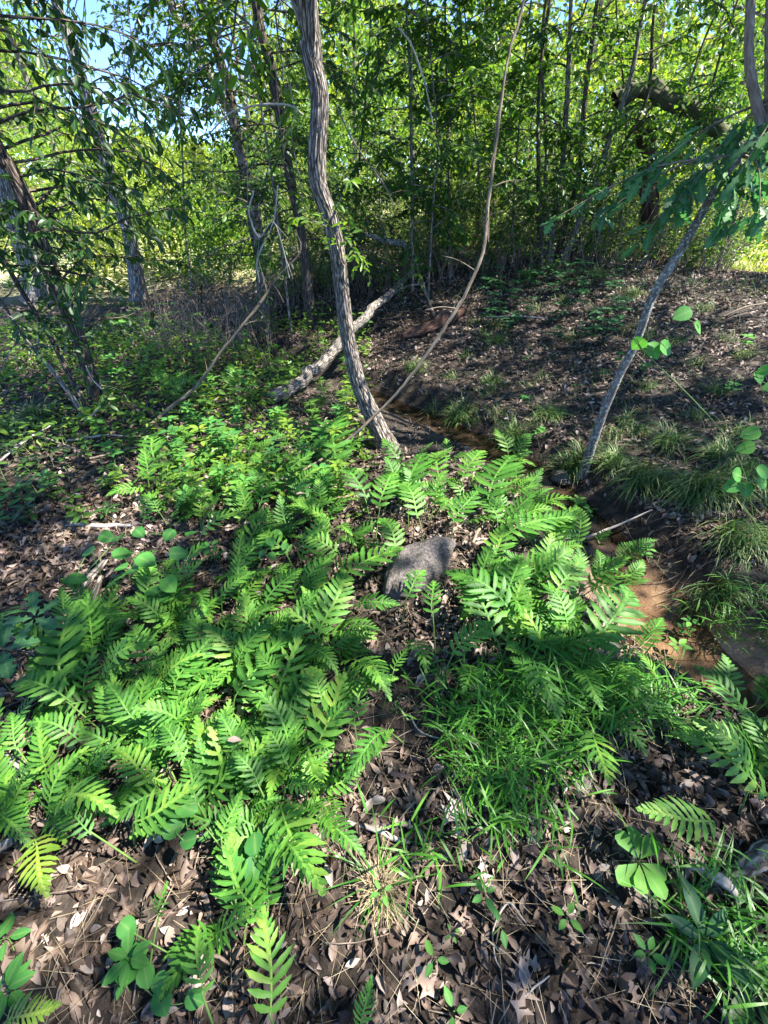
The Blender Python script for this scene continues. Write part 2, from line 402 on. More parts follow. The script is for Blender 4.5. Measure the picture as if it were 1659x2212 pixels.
def axis(lo, hi, step, far):
    a = list(np.arange(lo, hi + 1e-6, step)); s = step
    x = hi
    while x < far: s *= 1.22; x += s; a.append(x)
    s = step; x = lo
    while x > -far: s *= 1.22; x -= s; a.insert(0, x)
    return np.array(a)
ax = axis(-6.5, 7, .045, 400); ay = axis(-.6, 11, .045, 400)
X, Y = np.meshgrid(ax, ay, indexing='ij'); Z = H(X, Y)
nx, ny = X.shape
i = np.arange(nx - 1)[:, None] * ny + np.arange(ny - 1)[None]
gq = np.stack([i, i + ny, i + ny + 1, i + 1], -1).reshape(-1, 4)
sd, sgn = stream_d(X, Y)
sandm = (1 - ss(.16, .34, sd + .16 * (vnoise(X * 4, Y * 4) - .5))) * (1 - ss(1.6, 2.2, Y))
sandm = np.maximum(sandm, (1 - ss(.25, .5, np.hypot((X - 1.2) , (Y - 1.35)) + .25 * (vnoise(X * 5, Y * 5) - .5))) * .8)
mead = ss(9.5, 12, Y + 1.2 * ss(0, 3, -X) + .25 * X * (X > 0) * -1 + .0 + 1.5 * (vnoise(X * .5, Y * .5) - .5))
mesh('ground', np.stack([X, Y, Z], -1).reshape(-1, 3), gq, None, ground_mat(), vattrs={'sand': sandm.ravel(), 'meadow': mead.ravel()})['kind'] = 'structure'

# water of the little stream
def water_mat():
    m, t, N, L = new_mat('stream_water')
    geo = N.new('ShaderNodeNewGeometry')
    nz = N.new('ShaderNodeTexNoise'); nz.inputs['Scale'].default_value = 9; nz.inputs['Detail'].default_value = 3; L.new(geo.outputs['Position'], nz.inputs['Vector'])
    bp = N.new('ShaderNodeBump'); bp.inputs['Distance'].default_value = .012; bp.inputs['Strength'].default_value = .35; L.new(nz.outputs[0], bp.inputs['Height'])
    gl = N.new('ShaderNodeBsdfGlossy'); gl.inputs['Roughness'].default_value = .04; L.new(bp.outputs[0], gl.inputs['Normal'])
    tr = N.new('ShaderNodeBsdfTransparent'); tr.inputs[0].default_value = (.78, .72, .64, 1)
    fr = N.new('ShaderNodeFresnel'); fr.inputs[0].default_value = 1.33; L.new(bp.outputs[0], fr.inputs[1])
    mx = N.new('ShaderNodeMixShader'); L.new(fr.outputs[0], mx.inputs[0]); L.new(tr.outputs[0], mx.inputs[1]); L.new(gl.outputs[0], mx.inputs[2])
    o = N.new('ShaderNodeOutputMaterial'); L.new(mx.outputs[0], o.inputs[0]); return m
sp = catmull(np.c_[STREAM[:9], np.zeros(9)], 90)
tg = norm(np.gradient(sp, axis=0)); sn = np.stack([tg[:, 1], -tg[:, 0], 0 * tg[:, 0]], -1)
wv = []
for k in range(5): wv.append(sp + sn * (k - 2) * .17 + np.array([0, 0, -.318]))
wv = np.stack(wv, 1).reshape(-1, 3)
i = np.arange(89)[:, None] * 5 + np.arange(4)[None]
mesh('stream', wv, np.stack([i, i + 1, i + 6, i + 5], -1).reshape(-1, 4), None, water_mat())['kind'] = 'structure'

# ------------------------------------------------------------------ places for descriptions
MARKS = [((835, 965), 'the curved trunk foot'), ((910, 1215), 'the mottled grey rock'), ((1090, 1620), 'the bright grass clump'),
         ((1450, 1390), 'the orange stream pool'), ((820, 1560), 'the dark mud patch'), ((820, 1920), 'the dry straw tuft'),
         ((1350, 1860), 'the whorled broadleaf plant'), ((205, 1270), 'the forked grey stick'), ((210, 1980), 'the sunlit leaf litter'),
         ((340, 1200), 'the round-leaved vine'), ((1270, 985), 'the lichened sapling foot'), ((600, 870), 'the fallen log end'),
         ((215, 870), 'the dark leaning tree'), ((1600, 1600), 'the right edge ferns')]
def where(px, py, skip=None):
    best = min((m for m in MARKS if m[1] != skip), key=lambda m: (m[0][0] - px) ** 2 + (m[0][1] - py) ** 2)
    dx, dy = px - best[0][0], py - best[0][1]; d = math.hypot(dx, dy)
    if d < 45: return 'right at ' + best[1]
    a = (math.degrees(math.atan2(-dy, dx)) + 360) % 360
    w = ['right of', 'upper right of', 'above', 'upper left of', 'left of', 'lower left of', 'below', 'lower right of'][int((a + 22.5) // 45) % 8]
    return ('just ' if d < 120 else 'some way ' if d < 260 else 'far ') + w + ' ' + best[1]
def point_word(dx, dy):
    a = (math.degrees(math.atan2(-dy, dx)) + 360) % 360
    return ['right', 'up and right', 'up', 'up and left', 'left', 'down and left', 'down', 'down and right'][int((a + 22.5) // 45) % 8]

# ------------------------------------------------------------------ branches and crowns
def leaf_row(LV, P, D, nl, L, Wd, tint, up=.9, droopleaf=.25, pair=False):
    """leaves along a twig polyline P"""
    t = (np.arange(nl) + rng.random(nl) * .4) / nl * .9 + .1
    idx = t * (len(P) - 1); i0 = np.minimum(idx.astype(int), len(P) - 2); f = (idx - i0)[:, None]
    pos = P[i0] * (1 - f) + P[i0 + 1] * f; tan = norm(P[i0 + 1] - P[i0])
    side = norm(np.cross(tan, [0, 0, 1.]) + 1e-3)
    sg = np.where(np.arange(nl) % 2, 1, -1)[:, None]
    d = norm(tan * .55 + side * sg * .75 + np.array([0, 0, -droopleaf]) + rng.normal(0, .25, (nl, 3)))
    n = norm(np.array([0, 0, up]) + rng.normal(0, .38, (nl, 3)))
    l = L * (.65 + .55 * rng.random(nl))
    LV.add(pos, d, n, l, l * Wd, np.clip(tint + rng.normal(0, .2, nl), 0, 1))
def branch(T, LV, s, d, length, r, L, Wd=.5, droop=.5, twigs=8, nl=8, tint=.5, sides=5, wig=.2, up=.9, tl=.38, dl=.25):
    n = 9; p = np.array(s, float); d = norm(d); P = [p]
    for k in range(n - 1):
        d = norm(d + rng.normal(0, wig, 3) + np.array([0, 0, -droop / n])); p = p + d * length / (n - 1); P.append(p)
    P = np.array(P); T.add(P, np.linspace(r, r * .25, n), sides)
    for k in range(twigs):
        t = .18 + .8 * (k + rng.random() * .6) / twigs; i = min(int(t * (n - 1)), n - 2); b = P[i] + (P[i + 1] - P[i]) * (t * (n - 1) - i)
        tan = norm(P[i + 1] - P[i]); side = norm(np.cross(tan, [0, 0, 1.]) + 1e-3) * (1 if k % 2 else -1)
        td = norm(tan * .7 + side * .8 + rng.normal(0, .25, 3)); tlen = length * tl * (1.1 - .6 * t) * (.7 + .5 * rng.random())
        tp = [b]
        for q in range(4):
            td = norm(td + rng.normal(0, .14, 3) + np.array([0, 0, -droop * .18])); tp.append(tp[-1] + td * tlen / 4)
        tp = np.array(tp); T.add(tp, np.linspace(r * .35, r * .12, 5), 3)
        leaf_row(LV, tp, td, nl, L, Wd, tint, up, dl)
    leaf_row(LV, P[-4:], d, max(3, nl // 2), L, Wd, tint, up, dl)
    return P

def trunk_pts(px, Y, top=None, n=60, base_ground=True):
    """px: list of (x, y, width) in picture units; Y: one distance or one per point"""
    Ys = Y if isinstance(Y, (list, tuple)) else [Y] * len(px)
    P = []; R = []
    for (x, y, w), yy in zip(px, Ys):
        q = PY(x, y, yy); P.append(q); R.append(w / FPX * depth(q) / 2)
    P = np.array(P); R = np.array(R) * (.72 if abs(P[0][1] - 3.0) < .01 else .74)
    order = np.argsort(P[:, 2])
    if base_ground:
        i = order[0]; b = P[i].copy(); g = h1(b[0], b[1]); P[i][2] = g - .05
    if top is not None:                      # keep growing above the picture
        i = int(np.argmax(P[:, 2])); q = P[i]; last = P[0] if i == 0 else P[-1]
        nb = P[1] if i == 0 else P[-2]
        dv = norm(q - nb); dv[:2] *= .5; dv = norm(dv + np.array([0, 0, .4]))
        ln = (top - q[2]) / max(dv[2], .3)
        e1 = q + dv * ln * .5 + rng.normal(0, .1, 3) * [1, 1, 0]; e2 = q + dv * ln
        if i == 0: P = np.vstack([e2, e1, P]); R = np.concatenate([[R[0] * .45, R[0] * .75], R])
        else: P = np.vstack([P, e1, e2]); R = np.concatenate([R, [R[-1] * .75, R[-1] * .45]])
    C = catmull(P, n); RR = np.interp(np.linspace(0, len(R) - 1, n), np.arange(len(R)), R)
    if C[0, 2] > C[-1, 2]: C = C[::-1]; RR = RR[::-1]
    return C, RR
def azd(a, el=0): a = math.radians(a); e = math.radians(el); return np.array([math.sin(a) * math.cos(e), math.cos(a) * math.cos(e), math.sin(e)])
class Tree: pass
TREES = {}
def tree(key, name, px, Y, bark, leafm, label, cat='tree', group=None, top=None, sides=14, ridge=.05, flare=.35, n=60, rf=9, base_ground=True):
    C, R = trunk_pts(px, Y, top, n, base_ground)
    if base_ground:
        hz = C[:, 2] - C[0, 2]; R = R * (1 + flare * np.exp(-hz / (R[0] * 1.6)))
    t = Tree(); t.C = C; t.R = R; t.leafm = leafm; t.bark = bark
    t.root = empty(name, C[0], label, cat, group)
    tt = Tubes(); tt.add(C, R, sides, ridge=ridge, rf=rf); tt.build('trunk', bark, t.root)
    t.T = Tubes(); t.L = Leaves(); t.Lc = Leaves(); TREES[key] = t
    return t
def at_h(t, f):
    i = int(f * (len(t.C) - 1)); return t.C[i], t.R[i]
def at_z(t, z):
    i = int(np.argmin(np.abs(t.C[:, 2] - z))); return t.C[i], t.R[i]
def finish(t, tpl=HEX):
    t.T.build('branches', t.bark, t.root)
    if t.Lc.p:
        t.L.p += t.Lc.p; t.L.d += t.Lc.d; t.L.n += t.Lc.n; t.L.l += t.Lc.l; t.L.w += t.Lc.w; t.L.t += t.Lc.t
    t.L.build('crown', t.leafm, t.root, tpl)

# ------------------------------------------------------------------ trees traced from the photograph
t = tree('main', 'tree', [(660, -40, 56), (668, 100, 55), (690, 210, 52), (685, 330, 52), (688, 400, 50), (712, 470, 46), (728, 540, 44), (738, 620, 43),
                          (750, 720, 42), (775, 830, 44), (810, 910, 50), (838, 972, 60)], 3.0, M['bark_main'], M['leaf'],
         'curved grey-brown trunk with furrowed bark rising from the middle of the ferns', top=7.2, sides=128, ridge=.06, n=460, flare=.28, rf=38)
t = tree('c', 'tree', [(548, -30, 28), (580, 125, 29), (605, 250, 30), (625, 375, 27), (650, 500, 26), (662, 590, 27), (670, 690, 32)], 6.9, M['bark_dark'], M['leaf_dark'],
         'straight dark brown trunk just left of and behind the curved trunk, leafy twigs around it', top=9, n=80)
t = tree('a', 'tree', [(355, -30, 20), (415, 75, 20), (460, 175, 21), (500, 250, 22), (515, 325, 22), (540, 390, 26), (555, 475, 28), (557, 600, 30)], 7.6, M['bark_grey'], M['leaf'],
         'slender grey trunk bending left as it climbs, left of the straight dark brown trunk', top=8, n=80)
t = tree('b', 'tree', [(425, -30, 24), (447, 50, 26), (478, 140, 26), (505, 240, 24), (530, 400, 24), (575, 640, 26)], 8.6, M['bark_dark'], M['leaf_dark'],
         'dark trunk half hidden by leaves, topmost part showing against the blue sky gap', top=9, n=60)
t = tree('pale', 'tree', [(110, -30, 26), (170, 150, 30), (220, 320, 32), (250, 425, 34), (280, 510, 34), (300, 645, 44)], 9.0, M['bark_pale'], M['leaf'],
         'tall pale grey trunk at the left, leaning left at the edge of the clearing', top=10, n=100, ridge=.08, sides=28, rf=13)
t = tree('white', 'tree', [(-30, 300, 52), (8, 380, 52), (30, 460, 52), (75, 600, 54), (95, 680, 60)], 9.2, M['bark_pale'], M['leaf'],
         'broad sunlit white trunk at the left edge behind the dark leaning tree', top=9, n=60, ridge=.08, sides=24)
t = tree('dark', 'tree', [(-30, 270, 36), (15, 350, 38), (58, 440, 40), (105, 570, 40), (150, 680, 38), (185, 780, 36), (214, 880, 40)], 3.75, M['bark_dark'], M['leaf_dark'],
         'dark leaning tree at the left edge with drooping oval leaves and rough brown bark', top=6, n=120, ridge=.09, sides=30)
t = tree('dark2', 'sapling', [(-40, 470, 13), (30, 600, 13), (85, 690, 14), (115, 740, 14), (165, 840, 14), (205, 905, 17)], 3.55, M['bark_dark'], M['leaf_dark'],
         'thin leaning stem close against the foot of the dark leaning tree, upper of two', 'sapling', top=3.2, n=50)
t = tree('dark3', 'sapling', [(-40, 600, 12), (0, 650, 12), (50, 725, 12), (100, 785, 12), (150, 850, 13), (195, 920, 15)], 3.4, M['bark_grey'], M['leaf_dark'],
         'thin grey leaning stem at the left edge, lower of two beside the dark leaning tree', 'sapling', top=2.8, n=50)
t = tree('lichen', 'sapling', [(1735, 170, 30), (1659, 262, 27), (1615, 315, 25), (1562, 385, 23), (1522, 450, 22), (1480, 525, 24), (1442, 585, 25), (1408, 645, 23), (1372, 745, 22), (1338, 810, 23), (1300, 900, 23), (1270, 990, 27)],
         2.95, M['bark_lichen'], M['leaf_blue'], 'lichen-spotted young trunk leaning right across the leafy bank', 'sapling', top=5.2, n=160, ridge=.05, sides=22)
b = PY(1645, 268, 2.95)
bp = catmull(np.array([b, PY(1632, 215, 2.97), PY(1618, 130, 3.0), PY(1622, 0, 3.05), PY(1635, -120, 3.1)]), 40)
t.T.add(bp, np.linspace(.024, .017, 40), 12, ridge=.05)
# broken stump with its fallen top
t = tree('stump', 'dead_tree', [(1392, 258, 44), (1398, 330, 44), (1402, 420, 44), (1408, 500, 48), (1415, 590, 58)], 8.6, M['bark_rot'], M['leaf'],
         'snapped reddish dead trunk among the thicket at the right, its broken top bent over', 'dead tree', n=50, ridge=.16, sides=26, rf=9)
for kk in range(34):
    c = PY(rng.uniform(1330, 1650), 205 + rng.uniform(0, 120), rng.uniform(7.6, 8.6)); branch(t.T, t.L, c, azd(rng.random() * 360, rng.uniform(-40, 20)), rng.uniform(.5, 1.0), .006, .09, .5, .8, 6, 6, .5)
ft = Tubes(); fp = catmull(np.array([PY(1330, 215, 8.6), PY(1395, 195, 8.6), PY(1450, 215, 8.5), PY(1510, 250, 8.3), PY(1580, 300, 7.9), PY(1680, 350, 7.4)]), 50)
ft.add(fp + np.stack([fbm(np.arange(50) * .4, np.full(50, q * 3.)) for q in range(3)], -1) * .12, np.linspace(.11, .06, 50), 16, ridge=.25, bump=.3); ft.build('fallen_top', M['bark_moss'], t.root)
# clump of stems
stems = [([(1185, 590, 17), (1192, 500, 17), (1212, 380, 15), (1222, 260, 14), (1232, 60, 12), (1236, -30, 11)], 8.2),
         ([(1197, 588, 15), (1222, 480, 15), (1250, 380, 14), (1262, 230, 13), (1290, 0, 10)], 8.3),
         ([(1205, 588, 19), (1250, 480, 18), (1285, 400, 17), (1322, 280, 15), (1362, 170, 13), (1395, 0, 11)], 8.15),
         ([(1222, 588, 12), (1262, 500, 12), (1310, 415, 12), (1342, 325, 11), (1400, 200, 9)], 8.35),
         ([(1175, 590, 10), (1172, 480, 10), (1180, 330, 9), (1170, 100, 8)], 8.4),
         ([(1235, 585, 10), (1290, 500, 9), (1370, 400, 8), (1450, 300, 7)], 8.5)]
C0 = None
troot = None
for k, (px, Yd) in enumerate(stems):
    C, R = trunk_pts(sorted(px, key=lambda q: -q[1]), Yd, 6.5 if k < 3 else 4.5, 60)
    R = np.minimum(R, .11)
    if troot is None:
        troot = Tree(); troot.root = empty('multi_stem_tree', C[0], 'clump of six slim brown stems fanning up from one base on the bank crest', 'tree')
        troot.C = C; troot.R = R; troot.T = Tubes(); troot.L = Leaves(); troot.Lc = Leaves(); troot.leafm = M['leaf']; troot.bark = M['bark_dark']; troot.all = []
        TREES['clump'] = troot
    tb = Tubes(); tb.add(C, R * (1 + .5 * np.exp(-(C[:, 2] - C[0, 2]) / .25)), 10, ridge=.06); tb.build('stem', M['bark_dark'] if k % 2 else M['bark_grey'], troot.root)
    troot.all.append(C)
# slim saplings of the thicket, traced where the photo shows their stems
saps = [([(893, 600, 10), (890, 400, 9), (885, 150, 8), (878, -20, 7)], 7.6, 'slim dark sapling right of the curved trunk, above the end of the fallen log'),
        ([(970, 575, 8), (969, 420, 8), (968, 250, 7), (962, -20, 6)], 8.0, 'slim straight sapling midway between the curved trunk and the long hanging vine'),
        ([(1108, 560, 7), (1110, 420, 7), (1128, 200, 6), (1150, -20, 5)], 8.6, 'slim sapling just right of the long hanging vine'),
        ([(1165, 600, 13), (1163, 400, 11), (1165, 180, 10), (1190, -20, 8)], 7.9, 'straight sapling touching the left side of the clump of stems'),
        ([(928, 585, 6), (935, 450, 6), (945, 300, 5), (920, -20, 4)], 7.2, 'very thin sapling left of the slim straight sapling'),
        ([(1030, 560, 6), (1035, 400, 6), (1020, 200, 5), (1000, -20, 4)], 9.0, 'very thin sapling behind the long hanging vine'),
        ([(1560, 560, 8), (1585, 480, 8), (1620, 350, 7), (1700, 100, 6)], 8.0, 'thin leaning sapling at the right edge behind the big oak leaves'),
        ([(1480, 575, 8), (1500, 400, 8), (1535, 200, 7), (1600, -20, 6)], 9.5, 'thin sapling right of the snapped dead trunk'),
        ([(620, 640, 8), (600, 480, 8), (575, 300, 7), (520, -20, 6)], 6.4, 'thin sapling between the slender grey trunk and the straight dark brown trunk'),
        ([(760, 560, 6), (770, 420, 6), (790, 200, 5), (800, -20, 4)], 8.4, 'thin sapling just right of and behind the curved trunk'),
        ([(420, 640, 6), (400, 500, 6), (392, 300, 5), (360, -20, 4)], 8.8, 'thin sapling between the tall pale trunk and the slender grey trunk'),
        ([(1330, 560, 6), (1345, 420, 6), (1352, 250, 5), (1330, -20, 4)], 10.0, 'thin sapling just left of the snapped dead trunk')]
for k, (px, Yd, lab) in enumerate(saps):
    tree('s%d' % k, 'sapling', px, Yd, M['bark_dark'] if k % 2 else M['bark_grey'], M['leaf'], lab, 'sapling', 'slim saplings of the thicket', top=5.5, sides=7, n=40, flare=.2)
# trees that stand outside the picture; their crowns shade the ferns
for k, (x, y, ln, lab) in enumerate([(4.6, .9, .2, 'right'), (3.6, -2.6, .3, 'behind'), (-2.6, -1.6, -.2, 'left behind'), (6.8, 3.6, .3, 'far right')]):
    g = h1(x, y); C = catmull(np.array([(x, y, g - .1), (x + ln * .5, y + .1, g + 2.5), (x + ln, y, g + 5), (x + ln * 1.2, y, g + 8.5)]), 50); R = np.linspace(.14, .05, 50)
    t = Tree(); t.C = C; t.R = R; t.leafm = M['leaf']; t.bark = M['bark_grey']
    t.root = empty('tree', C[0], 'shade tree outside the picture, ' + lab + ' of the camera', 'tree')
    tt = Tubes(); tt.add(C, R, 14, ridge=.06); tt.build('trunk', t.bark, t.root); t.T = Tubes(); t.L = Leaves(); t.Lc = Leaves(); TREES['o%d' % k] = t

# ---- low foliage that the picture shows
def boughs(key, n, z0, z1, l0, l1, L, Wd=.48, az=None, droop=.6, twigs=8, nl=8, tint=.5, r=.012, el=(0, 35), tl=.38, dl=.25):
    t = TREES[key]
    for k in range(n):
        z = z0 + (z1 - z0) * (k + rng.random()) / n; c, rr = at_z(t, z)
        if hasattr(t, 'all'): c = t.all[k % len(t.all)]; c = c[int(np.argmin(np.abs(c[:, 2] - z)))]
        a = rng.uniform(*az) if az else rng.random() * 360
        branch(t.T, t.L, c, azd(a, rng.uniform(*el)), rng.uniform(l0, l1), r, L, Wd, droop, twigs, nl, tint, tl=tl, dl=dl)
# left: dark drooping oval leaves, boughs reaching right over the gully
boughs('dark', 24, 1.0, 3.1, .8, 1.7, .085, .48, (20, 130), 1.0, 8, 7, .35, .010, (5, 40), .4, .6)
boughs('dark', 6, .6, 2.4, .5, .9, .075, .48, (-60, 60), .9, 7, 6, .35, .008, (0, 30), .4, .5)
boughs('dark', 9, 3.2, 5.8, 1.2, 2.2, .09, .48, (30, 160), .8, 9, 7, .4, .014, (0, 30))
boughs('dark2', 15, .7, 2.6, .4, .9, .075, .5, (0, 180), .8, 6, 6, .4, .006)
boughs('dark3', 15, .5, 2.2, .4, .8, .07, .5, (0, 180), .8, 6, 6, .4, .006)
boughs('white', 12, .8, 4, .9, 1.8, .09, .5, None, .6, 9, 8, .5)
boughs('pale', 22, .8, 5.5, .9, 1.8, .08, .5, None, .6, 9, 8, .5)
boughs('a', 34, .9, 5.0, .8, 1.9, .078, .5, None, .7, 9, 8, .45)
boughs('b', 34, 1.0, 5.5, .9, 2.0, .08, .5, None, .7, 9, 8, .45)
boughs('c', 34, .7, 4.6, .8, 1.8, .08, .5, None, .7, 9, 8, .45)
boughs('main', 7, 2.2, 3.2, .7, 1.3, .085, .5, (-70, 70), .5, 7, 7, .7, .009, (5, 45))
boughs('clump', 48, 1.3, 5.2, .8, 1.9, .105, .5, None, .6, 9, 8, .5)
for k in range(12):
    far = k in (5, 7, 11)
    boughs('s%d' % k, 28 if k not in (6, 8, 10) else 20, 1.0, 4.9, .6, 1.6, .10, .5, None, .6, 9, 8, .5 + .15 * (k % 3 - 1), .008)
# a small leafy shoot on the curved trunk
t = TREES['main']
for (z, a) in ((1.35, 60), (1.3, -20), (1.45, 120), (1.25, 170), (1.4, 220)):
    c, rr = at_z(t, z); branch(t.T, t.L, c, azd(a, 35), .28, .003, .055, .42, .6, 4, 5, .75, tl=.5)
# large oak leaves hanging in at the upper right, on a bough of the lichened trunk
t = TREES['lichen']
for (x, y, Yd) in [(1290, 470, 3.1), (1200, 470, 3.15), (1380, 520, 3.0), (1450, 450, 2.9), (1560, 440, 2.75), (1640, 480, 2.7), (1330, 430, 3.2), (1560, 500, 2.8), (1480, 400, 3.0), (1620, 400, 2.9)]:
    c, rr = at_z(t, 2.0 if y < 450 else 1.75); q = PY(x, y, Yd)
    P = catmull(np.array([c, (c + q) / 2 + np.array([0, 0, .08]), q]), 10); t.T.add(P, np.linspace(.007, .002, 10), 4)
    for j in range(18):
        i = rng.integers(4, 9); pos = P[i] + (P[i + 1] - P[i]) * rng.random() + rng.normal(0, .02, 3)
        d = norm(P[9] - P[5]) * .6 + np.array([rng.normal(0, .8), rng.normal(0, .6), rng.normal(-.25, .25)])
        l = rng.uniform(.085, .15)
        t.Lc.add(pos[None], norm(d)[None], norm(np.array([rng.normal(0, .45), rng.normal(-.35, .4), 1.]))[None], l, l * .55, float(np.clip(rng.normal(.5, .25), 0, 1)))

# ---- overhead canopy: leaf sprays high above, thin where the photo shows sun on the ground
LIT = [  # picture ellipses x, y, rx, ry, openness
    (520, 1440, 270, 210, .72), (330, 1600, 260, 170, .7), (640, 1580, 170, 150, .68), (470, 1760, 220, 130, .72), (140, 1720, 130, 130, .6), (990, 1060, 210, 110, .85), (900, 1130, 170, 90, .5), (1130, 1230, 180, 110, .8), (1220, 1360, 200, 130, .75), (1110, 1440, 150, 120, .6),
    (560, 1000, 220, 120, .8), (300, 1010, 120, 60, .6), (680, 1120, 110, 60, .7), (650, 1200, 180, 80, .4), (200, 1950, 190, 75, 1), (1090, 1860, 30, 30, .9), (60, 1850, 60, 40, .5), (1060, 1965, 75, 110, 1), (1250, 1710, 70, 45, 1), (820, 1905, 55, 65, 1), (1450, 1235, 90, 40, 1),
    (1500, 1430, 110, 50, 1), (1390, 1300, 60, 35, 1), (1340, 1420, 90, 60, .9), (210, 1080, 70, 40, 1), (40, 980, 60, 40, .9), (270, 1310, 80, 45, .8), (80, 1330, 60, 50, .35), (1590, 1640, 90, 120, .7), (1450, 1780, 100, 90, .6),
    (1350, 1870, 80, 50, .7), (1590, 2100, 90, 90, .3), (1330, 2180, 40, 25, .6), (780, 2150, 50, 40, .5), (560, 2040, 90, 80, .45), (1640, 650, 120, 40, .9), (1520, 650, 160, 28, .8), (1260, 630, 60, 15, .7), (1540, 740, 50, 25, .8), (1510, 790, 30, 20, .9),
    (760, 820, 80, 130, .9), (370, 680, 160, 60, .8), (60, 800, 90, 140, .7), (180, 950, 120, 60, .6), (1640, 1120, 60, 50, .5), (1120, 1600, 150, 120, .55), (900, 1000, 60, 40, .6), (320, 1150, 120, 50, .5), (850, 1330, 100, 60, .6)]
def openness(gx, gy, vmin=0):
    p = np.stack([gx, gy, H(gx, gy) + .12], -1); px, py = proj(p); o = .02 + .30 * ((px > 850) & (py < 1000) & (py > 560)) * (vnoise(gx * 2.1 + 20, gy * 2.1) > .55)
    wob = 1 + .5 * (vnoise(gx * 3, gy * 3) - .5)
    for x, y, rx, ry, v in LIT:
        if v < vmin: continue
        e = ((px - x) / (rx * .95)) ** 2 + ((py - y) / (ry * .95)) ** 2
        o = np.maximum(o, v * (1 - ss(.65, 1.35, e * wob)))
    return o
owners = ['main', 'c', 'a', 'b', 'pale', 'dark', 'lichen', 'clump', 'o0', 'o1', 'o2', 'o3']
tops = {k: TREES[k].C[-1] for k in owners}
N = 4500
gx = rng.uniform(-5.5, 6.0, N); gy = rng.uniform(-.5, 7.6, N); cz = rng.uniform(4.6, 8.2, N)
op = openness(gx, gy)
for ox, oy in ((.05, 0), (-.05, 0), (0, .05), (0, -.05)): op = np.maximum(op, .92 * openness(gx + ox, gy + oy))
for ox, oy in ((.12, 0), (-.12, 0), (0, .12), (0, -.12), (.09, .09), (-.09, -.09), (.09, -.09), (-.09, .09)): op = np.maximum(op, openness(gx + ox, gy + oy, .9))
keep = rng.random(N) > np.clip(op * 1.08, 0, 1)
gx, gy, cz = gx[keep], gy[keep], cz[keep]
ok = np.ones(len(gx), bool)          # gaps through which the sun reaches the trunks and the fallen log
for (px_, py_, Y_, rr_) in [(742, 700, 3.0, .16), (752, 760, 3.0, .2), (775, 830, 3.0, .2), (800, 895, 3.0, .2), (825, 950, 3.0, .18), (690, 240, 3.0, .15), (705, 440, 3.0, .15), (1330, 830, 2.95, .15), (1290, 930, 2.95, .12), (1620, 315, 2.95, .12), (280, 560, 9.0, .4), (40, 500, 9.0, .4), (480, 760, 3.3, .12), (350, 895, 3.2, .12)]:
    tp = PY(px_, py_, Y_); f = (cz - tp[2]) / SUNV[2]
    ok &= np.hypot(gx + SUNV[0] / SUNV[2] * cz - tp[0] - SUNV[0] * f, gy + SUNV[1] / SUNV[2] * cz - tp[1] - SUNV[1] * f) > rr_ + .12
gx, gy, cz = gx[ok], gy[ok], cz[ok]
cx_ = gx + SUNV[0] / SUNV[2] * cz; cy_ = gy + SUNV[1] / SUNV[2] * cz
hubs = {}
for x, y, z in zip(cx_, cy_, cz):
    k = min(owners, key=lambda o: (tops[o][0] - x) ** 2 + (tops[o][1] - y) ** 2); hubs.setdefault(k, []).append((x, y, z))
for k, cl in hubs.items():
    t = TREES[k]; cl = np.array(cl); nh = max(3, len(cl) // 34); hb = cl[rng.choice(len(cl), nh, replace=True)] * [1, 1, .93]
    for q in hb:
        c, rr = at_h(t, rng.uniform(.75, .99)); 
        if k == 'clump': c = troot.all[rng.integers(3)][-1]
        P = catmull(np.array([c, (c + q) / 2 + [0, 0, .25], q]), 12); t.T.add(P, np.linspace(.022, .007, 12), 6)
    for q in cl:
        h = hb[int(np.argmin(((hb - q) ** 2).sum(1)))]
        P = catmull(np.array([h, (h + q) / 2 + rng.normal(0, .06, 3), q]), 5); t.T.add(P, np.linspace(.0045, .002, 5), 3)
        m = 14; off = rng.normal(0, 1, (m, 3)) * ([.10, .10, .05] if q[1] - SUNV[1] / SUNV[2] * q[2] > 1.2 else [.075, .075, .05])
        l = rng.uniform(.08, .13, m)
        t.L.add(q + off, norm(off * [1, 1, .2] + rng.normal(0, .15, (m, 3))), norm([0, 0, 1.] + rng.normal(0, .35, (m, 3))), l, l * .5, np.clip(rng.normal(.5, .25, m), 0, 1))
for k in TREES:
    if k == 'lichen':
        t = TREES[k]; big = t.Lc; t.Lc = Leaves(); t.T.build('branches', M['twig'], t.root)
        big.build('crown', M['leaf_blue'], t.root, OAK); t.L.build('crown', M['leaf'], t.root)
    else: finish(TREES[k])

